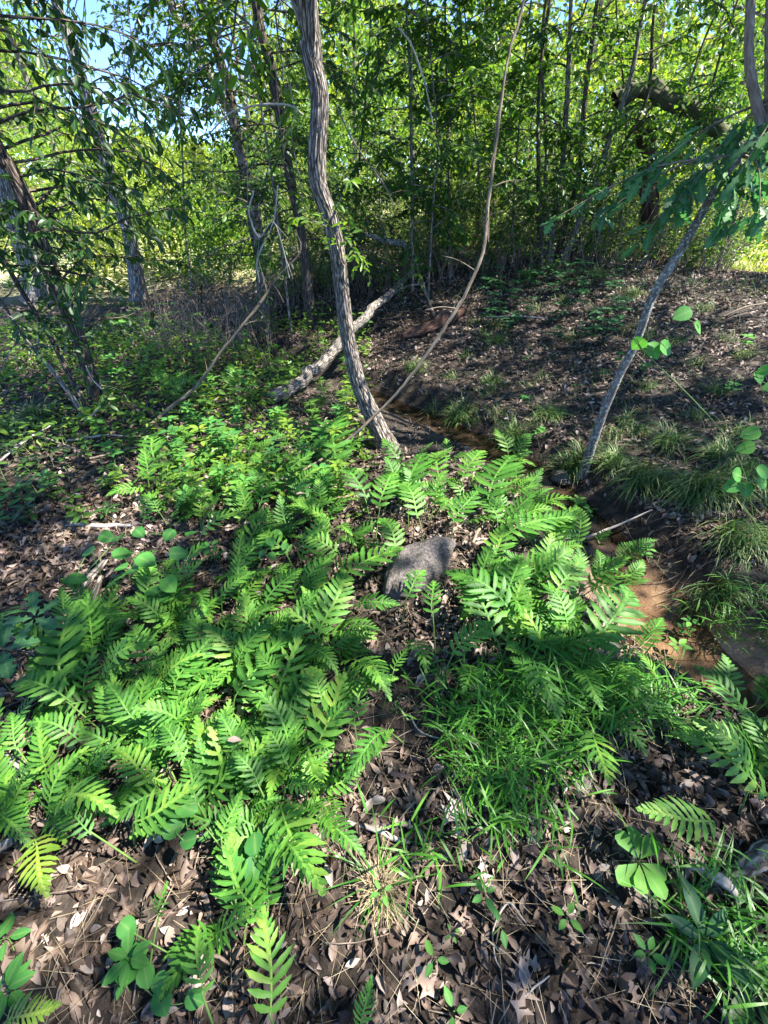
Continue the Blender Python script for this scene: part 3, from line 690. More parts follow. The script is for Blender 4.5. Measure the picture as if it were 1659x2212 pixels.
# ------------------------------------------------------------------ beyond the bank: shrubs, sunlit trees, far woods
def crown_tree(name, x, y, h, cr, n, L, mat, label, group, trunk_r=.12, low=.25, cat='tree'):
    g = h1(x, y); root = empty(name, (x, y, g), label, cat, group)
    T = Tubes(); lean = rng.normal(0, .05, 2)
    C = catmull(np.array([(x, y, g - .1), (x + lean[0] * h * .5, y, g + h * .5), (x + lean[0] * h, y, g + h * .93)]), 16)
    T.add(C, np.linspace(trunk_r, trunk_r * .2, 16), 8, ridge=.05); T.build('trunk', M['bark_grey'], root)
    nb = 26; L_ = Leaves(); B = Tubes(); cen = []
    for k in range(nb):
        f = low + (1 - low) * (k + rng.random()) / nb; c = C[int(f * 15)]; a = rng.random() * 6.28; rr = cr * (1.15 - .75 * f) * rng.uniform(.5, 1.1)
        q = c + np.array([math.cos(a) * rr, math.sin(a) * rr, rr * .25]); B.add(catmull(np.array([c, (c + q) / 2 + [0, 0, .05 * rr], q]), 5), np.linspace(trunk_r * .3, trunk_r * .08, 5), 4)
        for s in (.55, .8, 1.0): cen.append(c + (q - c) * s)
    cen = np.array(cen); idx = rng.integers(0, len(cen), n); off = rng.normal(0, 1, (n, 3)) * cr * [.17, .17, .11]
    l = L * rng.uniform(.6, 1.3, n)
    L_.add(cen[idx] + off, norm(off + rng.normal(0, .3, (n, 3)) * cr), norm([0, 0, .8] + rng.normal(0, .5, (n, 3))), l, l * .5, np.clip(.5 + .3 * (vnoise(idx * .37, idx * .11) - .5) + rng.normal(0, .2, n), 0, 1))
    B.build('branches', M['bark_grey'], root); L_.build('crown', mat, root, HEX if L < .2 else DIA)
    return root
# understory shrubs just behind the crest (x, y, height, crown radius)
for k, (px, Yd, h, cr, lab) in enumerate([(700, 11, 2.6, 1.2, 'leafy shrub behind the curved trunk'), (820, 10.5, 2.8, 1.1, 'leafy shrub behind the end of the fallen log'), (960, 11.5, 3.2, 1.3, 'leafy shrub left of the long hanging vine, beyond the crest'),
        (1060, 10.5, 3.0, 1.1, 'leafy shrub right of the long hanging vine, beyond the crest'), (1150, 12, 3.6, 1.4, 'tall shrub behind the clump of stems'), (1290, 11, 3.2, 1.2, 'leafy shrub between the clump of stems and the snapped trunk'),
        (1480, 11, 3.4, 1.4, 'leafy shrub right of the snapped trunk'), (1610, 9.8, 3.2, 1.3, 'leafy shrub at the right edge on the crest'), (560, 12.5, 2.4, 1.2, 'low shrub at the near side of the sunny clearing'), (150, 12, 2.6, 1.3, 'leafy shrub behind the tall pale trunk'), (370, 10.5, 1.5, 1.0, 'low bush in front of the clearing, right of the tall pale trunk'), (60, 10.5, 1.4, 1.0, 'low bush at the left edge behind the dark leaning tree'), (470, 9.8, 1.2, .9, 'small bush left of the slender grey trunk'), (230, 14, 2.0, 1.3, 'bush standing alone in the bright clearing')]):
    q = PY(px, 450, Yd); crown_tree('shrub', q[0], Yd, h, cr, 1700, .085, M['leaf' if k % 3 else 'leaf_light'], lab, 'understory shrubs beyond the crest', .03, .12, 'shrub')
far = []
for k in range(34):
    a = -38 + 76 * (k + .5) / 34 + rng.normal(0, .6); dist = 19 + 14 * ((k * 7) % 5) / 5 + rng.uniform(0, 3)
    gap = -29 < a < -13
    h = rng.uniform(3, 4.5) if gap else rng.uniform(7, 12)
    if gap: dist += 12
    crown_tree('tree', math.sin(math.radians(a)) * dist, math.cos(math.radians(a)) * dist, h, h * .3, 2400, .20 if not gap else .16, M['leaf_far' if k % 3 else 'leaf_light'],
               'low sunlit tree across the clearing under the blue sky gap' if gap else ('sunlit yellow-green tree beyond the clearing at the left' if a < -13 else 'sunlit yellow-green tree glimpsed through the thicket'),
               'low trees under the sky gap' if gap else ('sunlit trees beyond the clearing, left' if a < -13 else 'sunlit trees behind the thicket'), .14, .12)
LV = Leaves(); n = 42000
a = np.radians(rng.uniform(-48, 48, n)); dist = rng.uniform(50, 85, n); hmax = 11 + 6 * vnoise(np.degrees(a) * .25 + 40, dist * .05)
gapf = ss(-31, -27, np.degrees(a)) * (1 - ss(-15, -11, np.degrees(a))); hmax = hmax * (1 - .62 * gapf)
z = hmax * rng.random(n) ** .8; x = np.sin(a) * dist; y = np.cos(a) * dist
l = rng.uniform(.5, 1.1, n)
LV.add(np.stack([x, y, z + H(x, y)], -1), norm(rng.normal(0, 1, (n, 3))), norm(rng.normal(0, .6, (n, 3)) + [0, 0, .7]), l, l * .6, np.clip(vnoise(x * .2, y * .2) + rng.normal(0, .15, n), 0, 1))
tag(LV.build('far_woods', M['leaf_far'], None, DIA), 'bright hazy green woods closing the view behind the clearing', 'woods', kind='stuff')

# ------------------------------------------------------------------ meadow grass and undergrowth
def blades(LVdummy, pos, az, el, ln, w, bend, tint, seg=5):
    """curved grass blades, one numpy batch -> V, quads, tint, rib"""
    n = len(pos); az = np.asarray(az); k = np.arange(seg + 1) / seg
    e = el[:, None] - bend[:, None] * k[None] ** 1.2
    dx = np.cos(e) * np.cos(az)[:, None]; dy = np.cos(e) * np.sin(az)[:, None]; dz = np.sin(e)
    st = (ln / seg)[:, None]
    P = np.stack([np.cumsum(dx * st, 1), np.cumsum(dy * st, 1), np.cumsum(dz * st, 1)], -1); P = np.concatenate([np.zeros((n, 1, 3)), P[:, :-1]], 1) + pos[:, None]
    side = np.stack([-np.sin(az), np.cos(az), 0 * az], -1)
    ww = w[:, None] * np.clip(1.0 - k[None] ** 2.2, .03, 1) * (.6 + .4 * np.minimum(1, k[None] * 4))
    A = P - side[:, None] * ww[..., None]; B = P + side[:, None] * ww[..., None]
    V = np.stack([A, B], 2).reshape(-1, 3)
    i = (np.arange(n) * 2 * (seg + 1))[:, None] + np.arange(seg)[None] * 2
    Q = np.stack([i, i + 1, i + 3, i + 2], -1).reshape(-1, 4)
    return V, Q, np.repeat(tint, 2 * (seg + 1))
def grass_obj(name, mat, batches, parent=None):
    V = []; Q = []; T = []; o = 0
    for v, q, t in batches: V.append(v); Q.append(q + o); T.append(t); o += len(v)
    V = np.vstack(V); return mesh(name, V, np.vstack(Q), None, mat, parent, vattrs={'tint': np.concatenate(T), 'rib': np.zeros(len(V))})
n = 22000; a = np.radians(rng.uniform(-44, 44, n)); dist = 11 + 26 * rng.random(n) ** 1.1; kk = vnoise(np.sin(a) * dist * .8, dist * .5) > .45; a = a[kk]; dist = dist[kk]; n = len(a)
x = np.sin(a) * dist; y = np.cos(a) * dist
grass_b = blades(None, np.stack([x, y, H(x, y)], -1), rng.random(n) * 6.28, rng.uniform(.9, 1.5, n), rng.uniform(.12, .42, n), rng.uniform(.006, .014, n), rng.uniform(.3, 1.8, n), rng.random(n), 3)
tag(grass_obj('meadow_grass', M['meadow'], [grass_b]), 'tall pale sunlit grass filling the clearing beyond the trees', 'grass', kind='stuff')

# ------------------------------------------------------------------ dead leaves and twigs on the ground
def ground_n(x, y, e=.04):
    gx_ = (H(x + e, y) - H(x - e, y)) / (2 * e); gy_ = (H(x, y + e) - H(x, y - e)) / (2 * e)
    return norm(np.stack([-gx_, -gy_, np.ones_like(gx_)], -1))
def inview(x, y, m=120):
    px, py = proj(np.stack([x, y, H(x, y)], -1)); return (px > -m) & (px < 1659 + m) & (py < 2212 + m)
def litter_batch(n, x0, x1, y0, y1, L0, L1, wr, keepf, lift=.012, tilt=.28):
    x = rng.uniform(x0, x1, n); y = rng.uniform(y0, y1, n); k = inview(x, y); x, y = x[k], y[k]
    sdd, sg = stream_d(x, y); kp = keepf(x, y, sdd, sg) > rng.random(len(x)); x, y = x[kp], y[kp]; m = len(x)
    nn = norm(ground_n(x, y) + rng.normal(0, tilt, (m, 3))); d = norm(np.cross(nn, rng.normal(0, 1, (m, 3))))
    l = rng.uniform(L0, L1, m); p = np.stack([x, y, H(x, y) + .004 + rng.random(m) * lift], -1) - d * l[:, None] * .5
    t = np.clip(.36 + .35 * (vnoise(x * 2.2, y * 2.2) - .5) + rng.normal(0, .27, m), 0, 1)
    return p, d, nn, l, l * wr, t
MUD = [(820, 1560, 150, 110), (1290, 1190, 200, 120), (1560, 1330, 140, 130), (880, 930, 160, 50), (1130, 1010, 60, 50), (700, 800, 80, 90)]
def kf(x, y, sdd, sg):
    px, py = proj(np.stack([x, y, H(x, y)], -1)); k = ss(.20, .5, sdd) * np.where(sg > 0, .95, 1)
    for a, b, rx, ry in MUD: k = k * (1 - .8 * (1 - ss(.6, 1.2, ((px - a) / rx) ** 2 + ((py - b) / ry) ** 2)))
    return np.clip(k, .02, 1) * (.55 + .45 * ss(.35, .5, vnoise(x * 3.1 + 9, y * 3.1)))
lit = Leaves(); lit.add(*litter_batch(1300, -2.5, 2.7, .0, 2.2, .05, .095, .55, kf, .02)); lit.add(*litter_batch(900, -2.5, 2.7, .0, 2.2, .03, .05, .6, kf))
root_l = lit.build('leaf_litter', M['litter'], None, OAKD, curlvar=1.3)
tag(root_l, 'lobed brown dead oak leaves carpeting the ground at the near edge', 'leaf litter', kind='stuff')
lit = Leaves(); lit.add(*litter_batch(9000, -2.6, 2.8, .0, 2.4, .03, .07, .34, kf)); lit.add(*litter_batch(16000, -2.6, 2.8, .0, 2.4, .008, .024, .5, kf, .016, .6))
tag(lit.build('leaf_litter', M['litter'], None, LANCE, curlvar=2), 'narrow curled brown dead leaves mixed into the near litter', 'leaf litter', kind='stuff')
lit = Leaves(); lit.add(*litter_batch(9000, -2.6, 2.8, .0, 2.4, .03, .062, .52, kf)); tag(lit.build('leaf_litter', M['litter'], None, OVALD, curlvar=3), 'oval cupped brown dead leaves of the near litter', 'leaf litter', kind='stuff')
lit = Leaves(); lit.add(*litter_batch(85000, -4.5, 6.5, 1.9, 9.5, .025, .068, .45, kf, .02, .38)); lit.add(*litter_batch(9000, -7, 9, 7, 13, .06, .11, .5, kf))
tag(lit.build('leaf_litter', M['litter'], None, HEX), 'reddish brown dead leaves covering the bank beyond the stream', 'leaf litter', kind='stuff')
lit = Leaves(); lit.add(*litter_batch(420, -1.6, 2.2, .0, 2.3, .03, .07, .42, kf, .02)); lit.add(*litter_batch(900, -4.5, 6.5, 1.9, 9, .04, .08, .48, kf, .025))
tag(lit.build('pale_leaf_litter', M['litter_pale'], None, LANCE), 'pale bleached dead leaves scattered over the darker litter', 'leaf litter', kind='stuff')
T = Tubes()
for k in range(900):
    x, y = (rng.uniform(-1.6, 2), rng.uniform(.05, 2.3)) if k < 420 else (rng.uniform(-4, 5), rng.uniform(2, 8))
    if float(stream_d(np.array([x]), np.array([y]))[0][0]) < .22: continue
    a = rng.random() * 6.28; l = rng.uniform(.05, .28); u = np.linspace(-.5, .5, 5); cv = rng.normal(0, .12) * l
    xs = x + np.cos(a) * u * l - np.sin(a) * cv * (1 - 4 * u * u); ys = y + np.sin(a) * u * l + np.cos(a) * cv * (1 - 4 * u * u)
    T.add(np.stack([xs, ys, H(xs, ys) + .012 + rng.random() * .015 + rng.normal(0, .006, 5)], -1), np.full(5, rng.uniform(.0008, .0024)), 4)
tag(T.build('twig_litter', M['twig'], None), 'fine brown twigs strewn over the dead leaves', 'twigs', kind='stuff')

# ------------------------------------------------------------------ the mottled grey rock
def rock(name, c, rad, rot, mat, label, seed=0, sub=5, lobes=()):
    bm_n = 96; th = np.linspace(0, PI, bm_n // 2); ph = np.arange(bm_n) / bm_n * 2 * PI
    TH, PH = np.meshgrid(th, ph, indexing='ij'); d = np.stack([np.sin(TH) * np.cos(PH), np.sin(TH) * np.sin(PH), np.cos(TH)], -1)
    r = 1 + .16 * fbm(d[..., 0] * 9 - d[..., 2] * 5, d[..., 1] * 9 + d[..., 2] * 6 + seed, 5) + .05 * fbm(d[..., 0] * 16 + d[..., 2] * 9, d[..., 1] * 16 + seed, 4) + .45 * fbm(d[..., 0] * 1.3 + d[..., 2] + seed, d[..., 1] * 1.3 + 5 + seed, 3) + .16 * fbm(d[..., 0] * 5 + d[..., 2] * 3 + seed, d[..., 1] * 5 - d[..., 2] * 2, 4)
    for ld, wd, amp in lobes:
        ld = norm(ld); r = r + amp * np.exp(-((1 - (d * ld).sum(-1)) / wd) ** 2)
    V = d * r[..., None] * np.array(rad); ca, sa = math.cos(rot), math.sin(rot)
    V = np.stack([V[..., 0] * ca - V[..., 1] * sa, V[..., 0] * sa + V[..., 1] * ca, V[..., 2]], -1) + np.array(c)
    n0, n1 = TH.shape; i = np.arange(n0 - 1)[:, None] * n1; j = np.arange(n1)[None]; j2 = (j + 1) % n1
    Q = np.stack([i + j, i + n1 + j, i + n1 + j2, i + j2], -1).reshape(-1, 4)
    return mesh(name, V.reshape(-1, 3), Q, None, mat)
def rock_mat():
    m, t, N, L = new_mat('granite'); tc = N.new('ShaderNodeTexCoord')
    def ns(s, d=6):
        n = N.new('ShaderNodeTexNoise'); n.inputs['Scale'].default_value = s; n.inputs['Detail'].default_value = d; n.inputs['Roughness'].default_value = .7; L.new(tc.outputs['Object'], n.inputs['Vector']); return n
    a = ns(9); b = ns(70); c = ns(30)
    r = ramp(N, [(.10, .09, .085), (.40, .37, .36), (.75, .72, .70)], [.34, .52, .68]); L.new(b.outputs[0], r.inputs[0])
    r2 = ramp(N, [(.13, .12, .08), (.34, .31, .29), (.25, .22, .22)], [.35, .5, .65]); L.new(a.outputs[0], r2.inputs[0])
    mx = N.new('ShaderNodeMixRGB'); mx.blend_type = 'OVERLAY'; mx.inputs[0].default_value = .75; L.new(r2.outputs[0], mx.inputs[1]); L.new(r.outputs[0], mx.inputs[2])
    pb = N.new('ShaderNodeBsdfPrincipled'); pb.inputs['Roughness'].default_value = .85; L.new(mx.outputs[0], pb.inputs['Base Color'])
    bp = N.new('ShaderNodeBump'); bp.inputs['Distance'].default_value = .05; ad = N.new('ShaderNodeMath'); L.new(b.outputs[0], ad.inputs[0]); L.new(c.outputs[0], ad.inputs[1]); L.new(ad.outputs[0], bp.inputs['Height'])
    L.new(bp.outputs[0], pb.inputs['Normal']); o = N.new('ShaderNodeOutputMaterial'); L.new(pb.outputs[0], o.inputs[0]); return m
MR = rock_mat()
q = G(908, 1238)
o = rock('rock', (q[0], q[1] + .02, q[2] + .03), (.20, .115, .12), .8, MR, '', 3, lobes=[((.6, -.3, .5), .2, .25), ((-1, -.2, .1), .15, .25)])
tag(o, 'mottled grey two-lobed rock lying among the ferns below the curved trunk', 'rock')
for (px, py, r, lab) in [(672, 948, .09, 'small pinkish brown stone left of the foot of the curved trunk'), (1250, 1700, .035, 'small pebble at the lower edge of the bright grass clump'),
                         (1290, 1400, .08, 'pale flat stone at the near edge of the stream under the ferns'), (1210, 1040, .10, 'mossy lump of stone at the lip of the far bank below the lichened sapling')]:
    q = G(px, py); tag(rock('stone', q + [0, 0, r * .2], (r, r * .8, r * .55), rng.random() * 3, MR, '', px), lab, 'stone')

# ------------------------------------------------------------------ logs, sticks, hanging vines
def stick(name, pts, radii, mat, label, cat, n=40, sides=9, bump=.18, ridge=0, group=None, side=()):
    P = catmull(np.array(pts), n); R = np.interp(np.linspace(0, len(radii) - 1, n), np.arange(len(radii)), radii)
    T = Tubes(); Pn = P + np.stack([fbm(np.arange(n) * .35 + 7 * len(label), np.full(n, k * 3.3), 3) for k in range(3)], -1) * R[:, None] * 1.2
    T.add(Pn, R, sides, ridge=ridge, bump=bump)
    for (t0, d, l, r) in side:
        i = int(t0 * (n - 1)); d = norm(d); S = catmull(np.array([Pn[i], Pn[i] + d * l * .5 + [0, 0, l * .06], Pn[i] + d * l]), 10); T.add(S, np.linspace(r, r * .4, 10), 6, bump=.2)
    # rounded closed ends
    for e, dd in ((0, -1), (n - 1, 1)):
        tn = norm(Pn[min(e + 1, n - 1)] - Pn[max(e - 1, 0)]) * dd; K = 4
        T.add(np.array([Pn[e] + tn * R[e] * .5 * math.sin(k / K * PI / 2) for k in range(K + 1)]), np.array([max(R[e] * math.cos(k / K * PI / 2), R[e] * .02) for k in range(K + 1)]), sides)
    return tag(T.build(name, mat), label, cat, group)
def GL(px, py, up=0): return G(px, py) + np.array([0, 0, up])
stick('fallen_log', [GL(598, 876, .07), PY(660, 815, 4.2), PY(735, 742, 5.0), PY(800, 672, 6.0), PY(845, 632, 6.9), GL(900, 590, .12)], [.062, .058, .054, .05, .046, .04], M['bark_grey'],
      'long slim fallen log slanting over the gully behind the curved trunk', 'log', 90, 20, .1, .06, side=[(.8, (.8, 0, .2), .5, .02)])
stick('rotten_log', [GL(870, 738, .05), GL(920, 722, .07), GL(965, 700, .08), GL(1003, 680, .06)], [.05, .10, .085, .04], M['bark_rot'], 'short decayed yellow-brown log lying on the bank under the hanging vine', 'log', 30, 14, .35, .15)
stick('branch', [PY(790, 508, 7.4), PY(840, 522, 7.5), PY(880, 535, 7.6), GL(905, 590, .02)], [.03, .045, .045, .03], M['bark_lichen'], 'lichen-covered dead branch propped behind the curved trunk', 'branch', 30, 8)
stick('branch', [GL(905, 640, .3), GL(925, 670, .1), GL(945, 700, .02)], [.018, .022, .02], M['twig'], 'thin dead branch standing in the bank litter above the rotten log', 'branch', 20, 6)
stick('stick', [GL(145, 1140, .015), GL(220, 1143, .02), GL(295, 1142, .015)], [.012, .015, .010], M['twig_pale'], 'straight stick lying in the litter left of the round-leaved vine', 'stick', 24, 7)
stick('stick', [GL(168, 1318, .015), GL(195, 1275, .04), GL(240, 1225, .05)], [.026, .022, .012], M['bark_grey'], 'thick forked grey stick in the litter at the left', 'stick', 24, 9, side=[(.45, (.25, -.8, -.1), .12, .016)])
stick('stick', [GL(205, 1330, .015), GL(212, 1290, .02), GL(222, 1255, .03)], [.018, .018, .012], M['bark_grey'], 'short stub of wood beside the thick forked grey stick', 'stick', 16, 8)
stick('stick', [GL(752, 1783, .015), GL(800, 1795, .02), GL(845, 1812, .015), GL(885, 1825, .01)], [.006, .009, .009, .005], M['twig_pale'], 'smooth grey stick on the litter below the ferns, above the dry straw tuft', 'stick', 24, 8)
stick('stick', [GL(905, 1800, .01), GL(925, 1740, .015), GL(960, 1690, .012)], [.008, .008, .005], M['twig'], 'dark brown stick beside the pale lobed dead leaf', 'stick', 24, 7)
stick('stick', [GL(884, 1550, .02), GL(900, 1578, .015), GL(925, 1595, .01), GL(960, 1600, .01)], [.003, .0035, .003, .002], M['twig_pale'], 'thin kinked twig on the bare dark mud patch', 'stick', 24, 6)
stick('stick', [GL(1125, 2005, .05), GL(1092, 1960, .03), GL(1063, 2010, .02), GL(1064, 2070, .015), GL(1078, 2100, .01)][::-1], [.002, .0025, .0025, .0025, .002], M['twig_pale'], 'white crooked twig across the sunlit spot at the bottom', 'stick', 30, 6)
stick('stick', [GL(1180, 2112, .03), GL(1145, 2140, .02), GL(1120, 2170, .012), GL(1135, 2190, .01)], [.002, .003, .003, .002], M['twig_pale'], 'pale bent twig near the bottom edge', 'stick', 24, 6)
stick('stick', [GL(-30, 1620, .02), GL(30, 1650, .03), GL(85, 1690, .03)], [.02, .02, .015], M['bark_grey'], 'grey weathered stick entering at the left edge', 'stick', 20, 9)
stick('log', [GL(1510, 1935, .0), GL(1580, 1890, .03), GL(1640, 1850, .06), GL(1740, 1800, .05)], [.012, .022, .028, .03], M['bark_grey'], 'lichen-patched grey log end at the lower right edge', 'log', 40, 16, .2, .05)
stick('splintered_wood', [GL(1470, 1880, .03), GL(1530, 1910, .06), GL(1580, 1955, .04)], [.006, .018, .006], M['twig_pale'], 'splintered pale strip of wood beside the lichen-patched log', 'wood', 30, 7, .5, .2)
stick('stick', [GL(290, 1700, .06), GL(296, 1735, .05), GL(285, 1780, .02)], [.009, .009, .008], M['bark_grey'], 'short grey stick standing between the ferns at the lower left', 'stick', 16, 7)
stick('stick', [GL(1120, 1085, .1), GL(1040, 1150, .04), GL(1020, 1180, .02)], [.008, .010, .009], M['twig'], 'dark stick lying right of the mottled grey rock', 'stick', 20, 7)
for k, (a, b, lab) in enumerate([((1560, 690), (1659, 665), 'thin grey stick high on the bank at the right edge'), ((1050, 690), (1200, 700), 'long thin stick lying across the bank left of the low seedlings'), ((1370, 770), (1420, 820), 'thin stick against the lichened sapling'),
                                 ((1250, 1175), (1400, 1120), 'bent twig hanging over the muddy stream edge'), ((60, 940), (190, 990), 'grey stick in the brush heap at the foot of the dark leaning tree'), ((150, 960), (300, 955), 'pale twig on the brush heap'),
                                 ((200, 1000), (380, 965), 'long pale twig leaning out of the brush heap'), ((0, 1010), (120, 930), 'twig slanting up at the left edge')]):
    A = GL(*a, .03); B = GL(*b, .05); Mi = (A + B) / 2; Mi[2] = max(Mi[2], h1(Mi[0], Mi[1]) + .05)
    stick('stick', [A, Mi + rng.normal(0, .03, 3) * [1, 1, .3], B], [.010, .009, .005], M['twig_pale' if k % 2 else 'twig'], lab, 'stick', 24, 6)
# the long hanging vine
def vine_(pts, label, mat, n=140, name='vine', side=()):
    P = [PY(x, y, Yd) if Yd > 0 else GL(x, y, .01) for x, y, w, Yd in pts]; R = [w / FPX * depth(p) / 2 * .68 for (x, y, w, Yd), p in zip(pts, P)]
    side = list(side) + [(rng.uniform(.1, .9), rng.normal(0, 1, 3), rng.uniform(.08, .28), R[len(R) // 2] * .35) for q in range(int(n / 18))]
    return stick(name, P, R, mat, label, name.replace('_', ' '), n, 9, .28, side=side)
vine_([(1142, -60, 9, 3.2), (1125, 30, 9, 3.15), (1096, 130, 10, 3.1), (1080, 240, 11, 3.05), (1066, 350, 10, 3.0), (1052, 460, 11, 2.95), (1044, 540, 11, 2.9), (1012, 620, 11, 2.85), (958, 712, 10, 2.8), (880, 822, 9, 2.75), (800, 906, 8, 2.7),
       (705, 985, 8, 2.48), (620, 1030, 8, 2.28), (545, 1062, 7, 2.12), (480, 1110, 6, 0)], 'long brown vine hanging from the top edge and sweeping across the curved trunk', M['vine'], 220)
vine_([(640, 500, 4, 3.6), (648, 545, 5, 3.55), (598, 600, 6, 3.5), (553, 667, 8, 3.4), (480, 758, 8, 3.3), (420, 838, 9, 3.25), (345, 900, 9, 3.2), (262, 985, 7, 0)], 'pale slanting vine stem crossing the dark gully left of the fallen log', M['vine'], 140)
vine_([(560, 610, 4, 3.5), (556, 560, 5, 3.5), (590, 480, 4, 3.5), (600, 400, 3, 3.5)], 'short pale twisted vine left of the straight dark brown trunk', M['twig_pale'], 60)
vine_([(548, 412, 5, 3.45), (538, 460, 5, 3.45), (560, 512, 5, 3.45), (590, 480, 4, 3.4), (612, 540, 3, 3.4), (625, 600, 3, 3.4)], 'looping pale vine tangled before the slender grey trunk', M['twig_pale'], 80)
vine_([(655, 248, 4, 3.3), (625, 228, 6, 3.35), (560, 227, 6, 3.4), (500, 243, 5, 3.45), (450, 290, 3, 3.5)], 'dead bare branch arching left from the curved trunk', M['twig_pale'], 60, 'dead_branch')
vine_([(862, 62, 5, 4.3), (890, 100, 5, 4.3), (920, 190, 5, 4.3), (935, 270, 4, 4.3)], 'pale bare branch hanging right of the curved trunk near the top edge', M['twig_pale'], 60, 'dead_branch')
vine_([(725, 225, 5, 5.0), (755, 290, 5, 5.0), (790, 345, 5, 5.0), (830, 400, 4, 5.0), (850, 440, 3, 5.0)], 'dark bare branch slanting down right of the curved trunk', M['twig'], 60, 'dead_branch')
vine_([(180, 915, 5, 3.2), (215, 880, 5, 3.2), (225, 850, 4, 3.2), (200, 820, 3, 3.2), (185, 790, 3, 3.2)], 'pale bent dead stem at the foot of the dark leaning tree', M['twig_pale'], 50, 'dead_branch')
for k in range(16):
    x = rng.uniform(20, 640); yy = rng.uniform(0, 420)
    vine_([(x, -30, 2.5, 4.6), (x + rng.normal(0, 15), yy * .5 + 60, 2.5, 4.6), (x + rng.normal(0, 30), yy + 160, 2, 4.6)], 'thin dangling vine stem hanging down among the leaves at the left', M['twig'], 30)['group'] = 'dangling vine stems at the left'

# ------------------------------------------------------------------ ferns
def frond_mesh(name, pairs, hw, arch, droop, seed, twist=.0):
    """blade of length 1 along +X, arching in Z; lance-shaped wavy pinnae joined by a narrow wing"""
    r = np.random.default_rng(seed); V = []; Q = []; Tr = []; rib = []; tint = []
    def C(u):
        z = arch * 4 * u * (1 - u) * .5 - droop * u * u; return np.array([u, .03 * math.sin(u * 5 + seed), z + droop * u])
    def addv(p, rb, tn): V.append(p); rib.append(rb); tint.append(tn); return len(V) - 1
    # rachis with wing
    nr = 26; prev = None
    for i in range(nr + 1):
        u = i / nr; c = C(u); w = .012 + .028 * ss(.15, .9, u) * (1 - .75 * max(0, (u - .9) / .1)) ; w = .011 if u < .12 else w
        row = [addv(c + [0, -w, .002], 0, .5), addv(c + [0, -.006, .006], 1, .8), addv(c + [0, .006, .006], 1, .8), addv(c + [0, w, .002], 0, .5)]
        if prev:
            for a in range(3): Q.append((prev[a], prev[a + 1], row[a + 1], row[a]))
        prev = row
    st = np.linspace(0, 1, 9)
    for i in range(pairs):
        f = i / (pairs - 1); u0 = .05 + .89 * f ** .93
        env = (min(1, (.62 + 1.5 * f)) if f < .25 else 1) * (1 - max(0, (f - .22) / .78) ** 1.35 * .86)
        for sg in (-1, 1):
            u = min(u0 + (.018 if sg > 0 else 0), .985); L = hw * env * r.uniform(.9, 1.08); w = (.075 * hw + .0095) * (1 - .35 * f) * r.uniform(.9, 1.1)
            ang = math.radians(74 - 34 * f + r.normal(0, 3)); c = C(u); tn = C(min(u + .02, 1)) - c; tn = tn / np.linalg.norm(tn)
            sd_ = np.array([0, sg, 0]); up_ = np.cross(tn, [0, 1, 0]); up_ = -up_ if up_[2] < 0 else up_
            lift = r.uniform(.05, .30); dr = r.uniform(.25, .6) * (1.1 - f); bendf = r.uniform(.15, .35); base = []; ph = r.random() * 6; tv = r.normal(0, .14) + .45
            prow = None
            for k, s in enumerate(st):
                a2 = ang - bendf * s; d = tn * math.cos(a2) + sd_ * math.sin(a2)
                if k == 0: pos = c.copy()
                else: pos = pos + (d * (1 + 0) + up_ * (lift - dr * s)) * L / 8
                wv_ = w * ([.8, .72, .88, 1.0, 1.04, .95, .74, .42, .02][k]) * (1 + .13 * math.sin(k * 2.6 + ph))
                cr = norm(np.cross(up_, d)); wob = .012 * hw * math.sin(k * 2.1 + ph)
                row = [addv(pos - cr * wv_ + up_ * (wv_ * .25 + wob), 0, tv), addv(pos, 1, tv), addv(pos + cr * wv_ + up_ * (wv_ * .25 - wob), 0, tv)]
                if prow:
                    Q.append((prow[0], prow[1], row[1], row[0])); Q.append((prow[1], prow[2], row[2], row[1]))
                prow = row
    V = np.array(V)
    me_o = mesh(name, V, np.array(Q), None, M['fern'], None, vattrs={'tint': tint, 'rib': rib})
    me = me_o.data; bpy.data.objects.remove(me_o); return me
FM = [frond_mesh('frond', p, hw, ar, dr, s) for p, hw, ar, dr, s in [(11, .34, .20, .10, 1), (12, .31, .28, .22, 2), (10, .36, .15, .05, 3), (12, .30, .34, .35, 4), (9, .38, .2, .2, 5), (11, .33, .10, .0, 6), (8, .36, .22, .15, 7)]]
FM.append(FM[0].copy()); FM[-1].materials.clear(); FM[-1].materials.append(M['fern_yellow'])
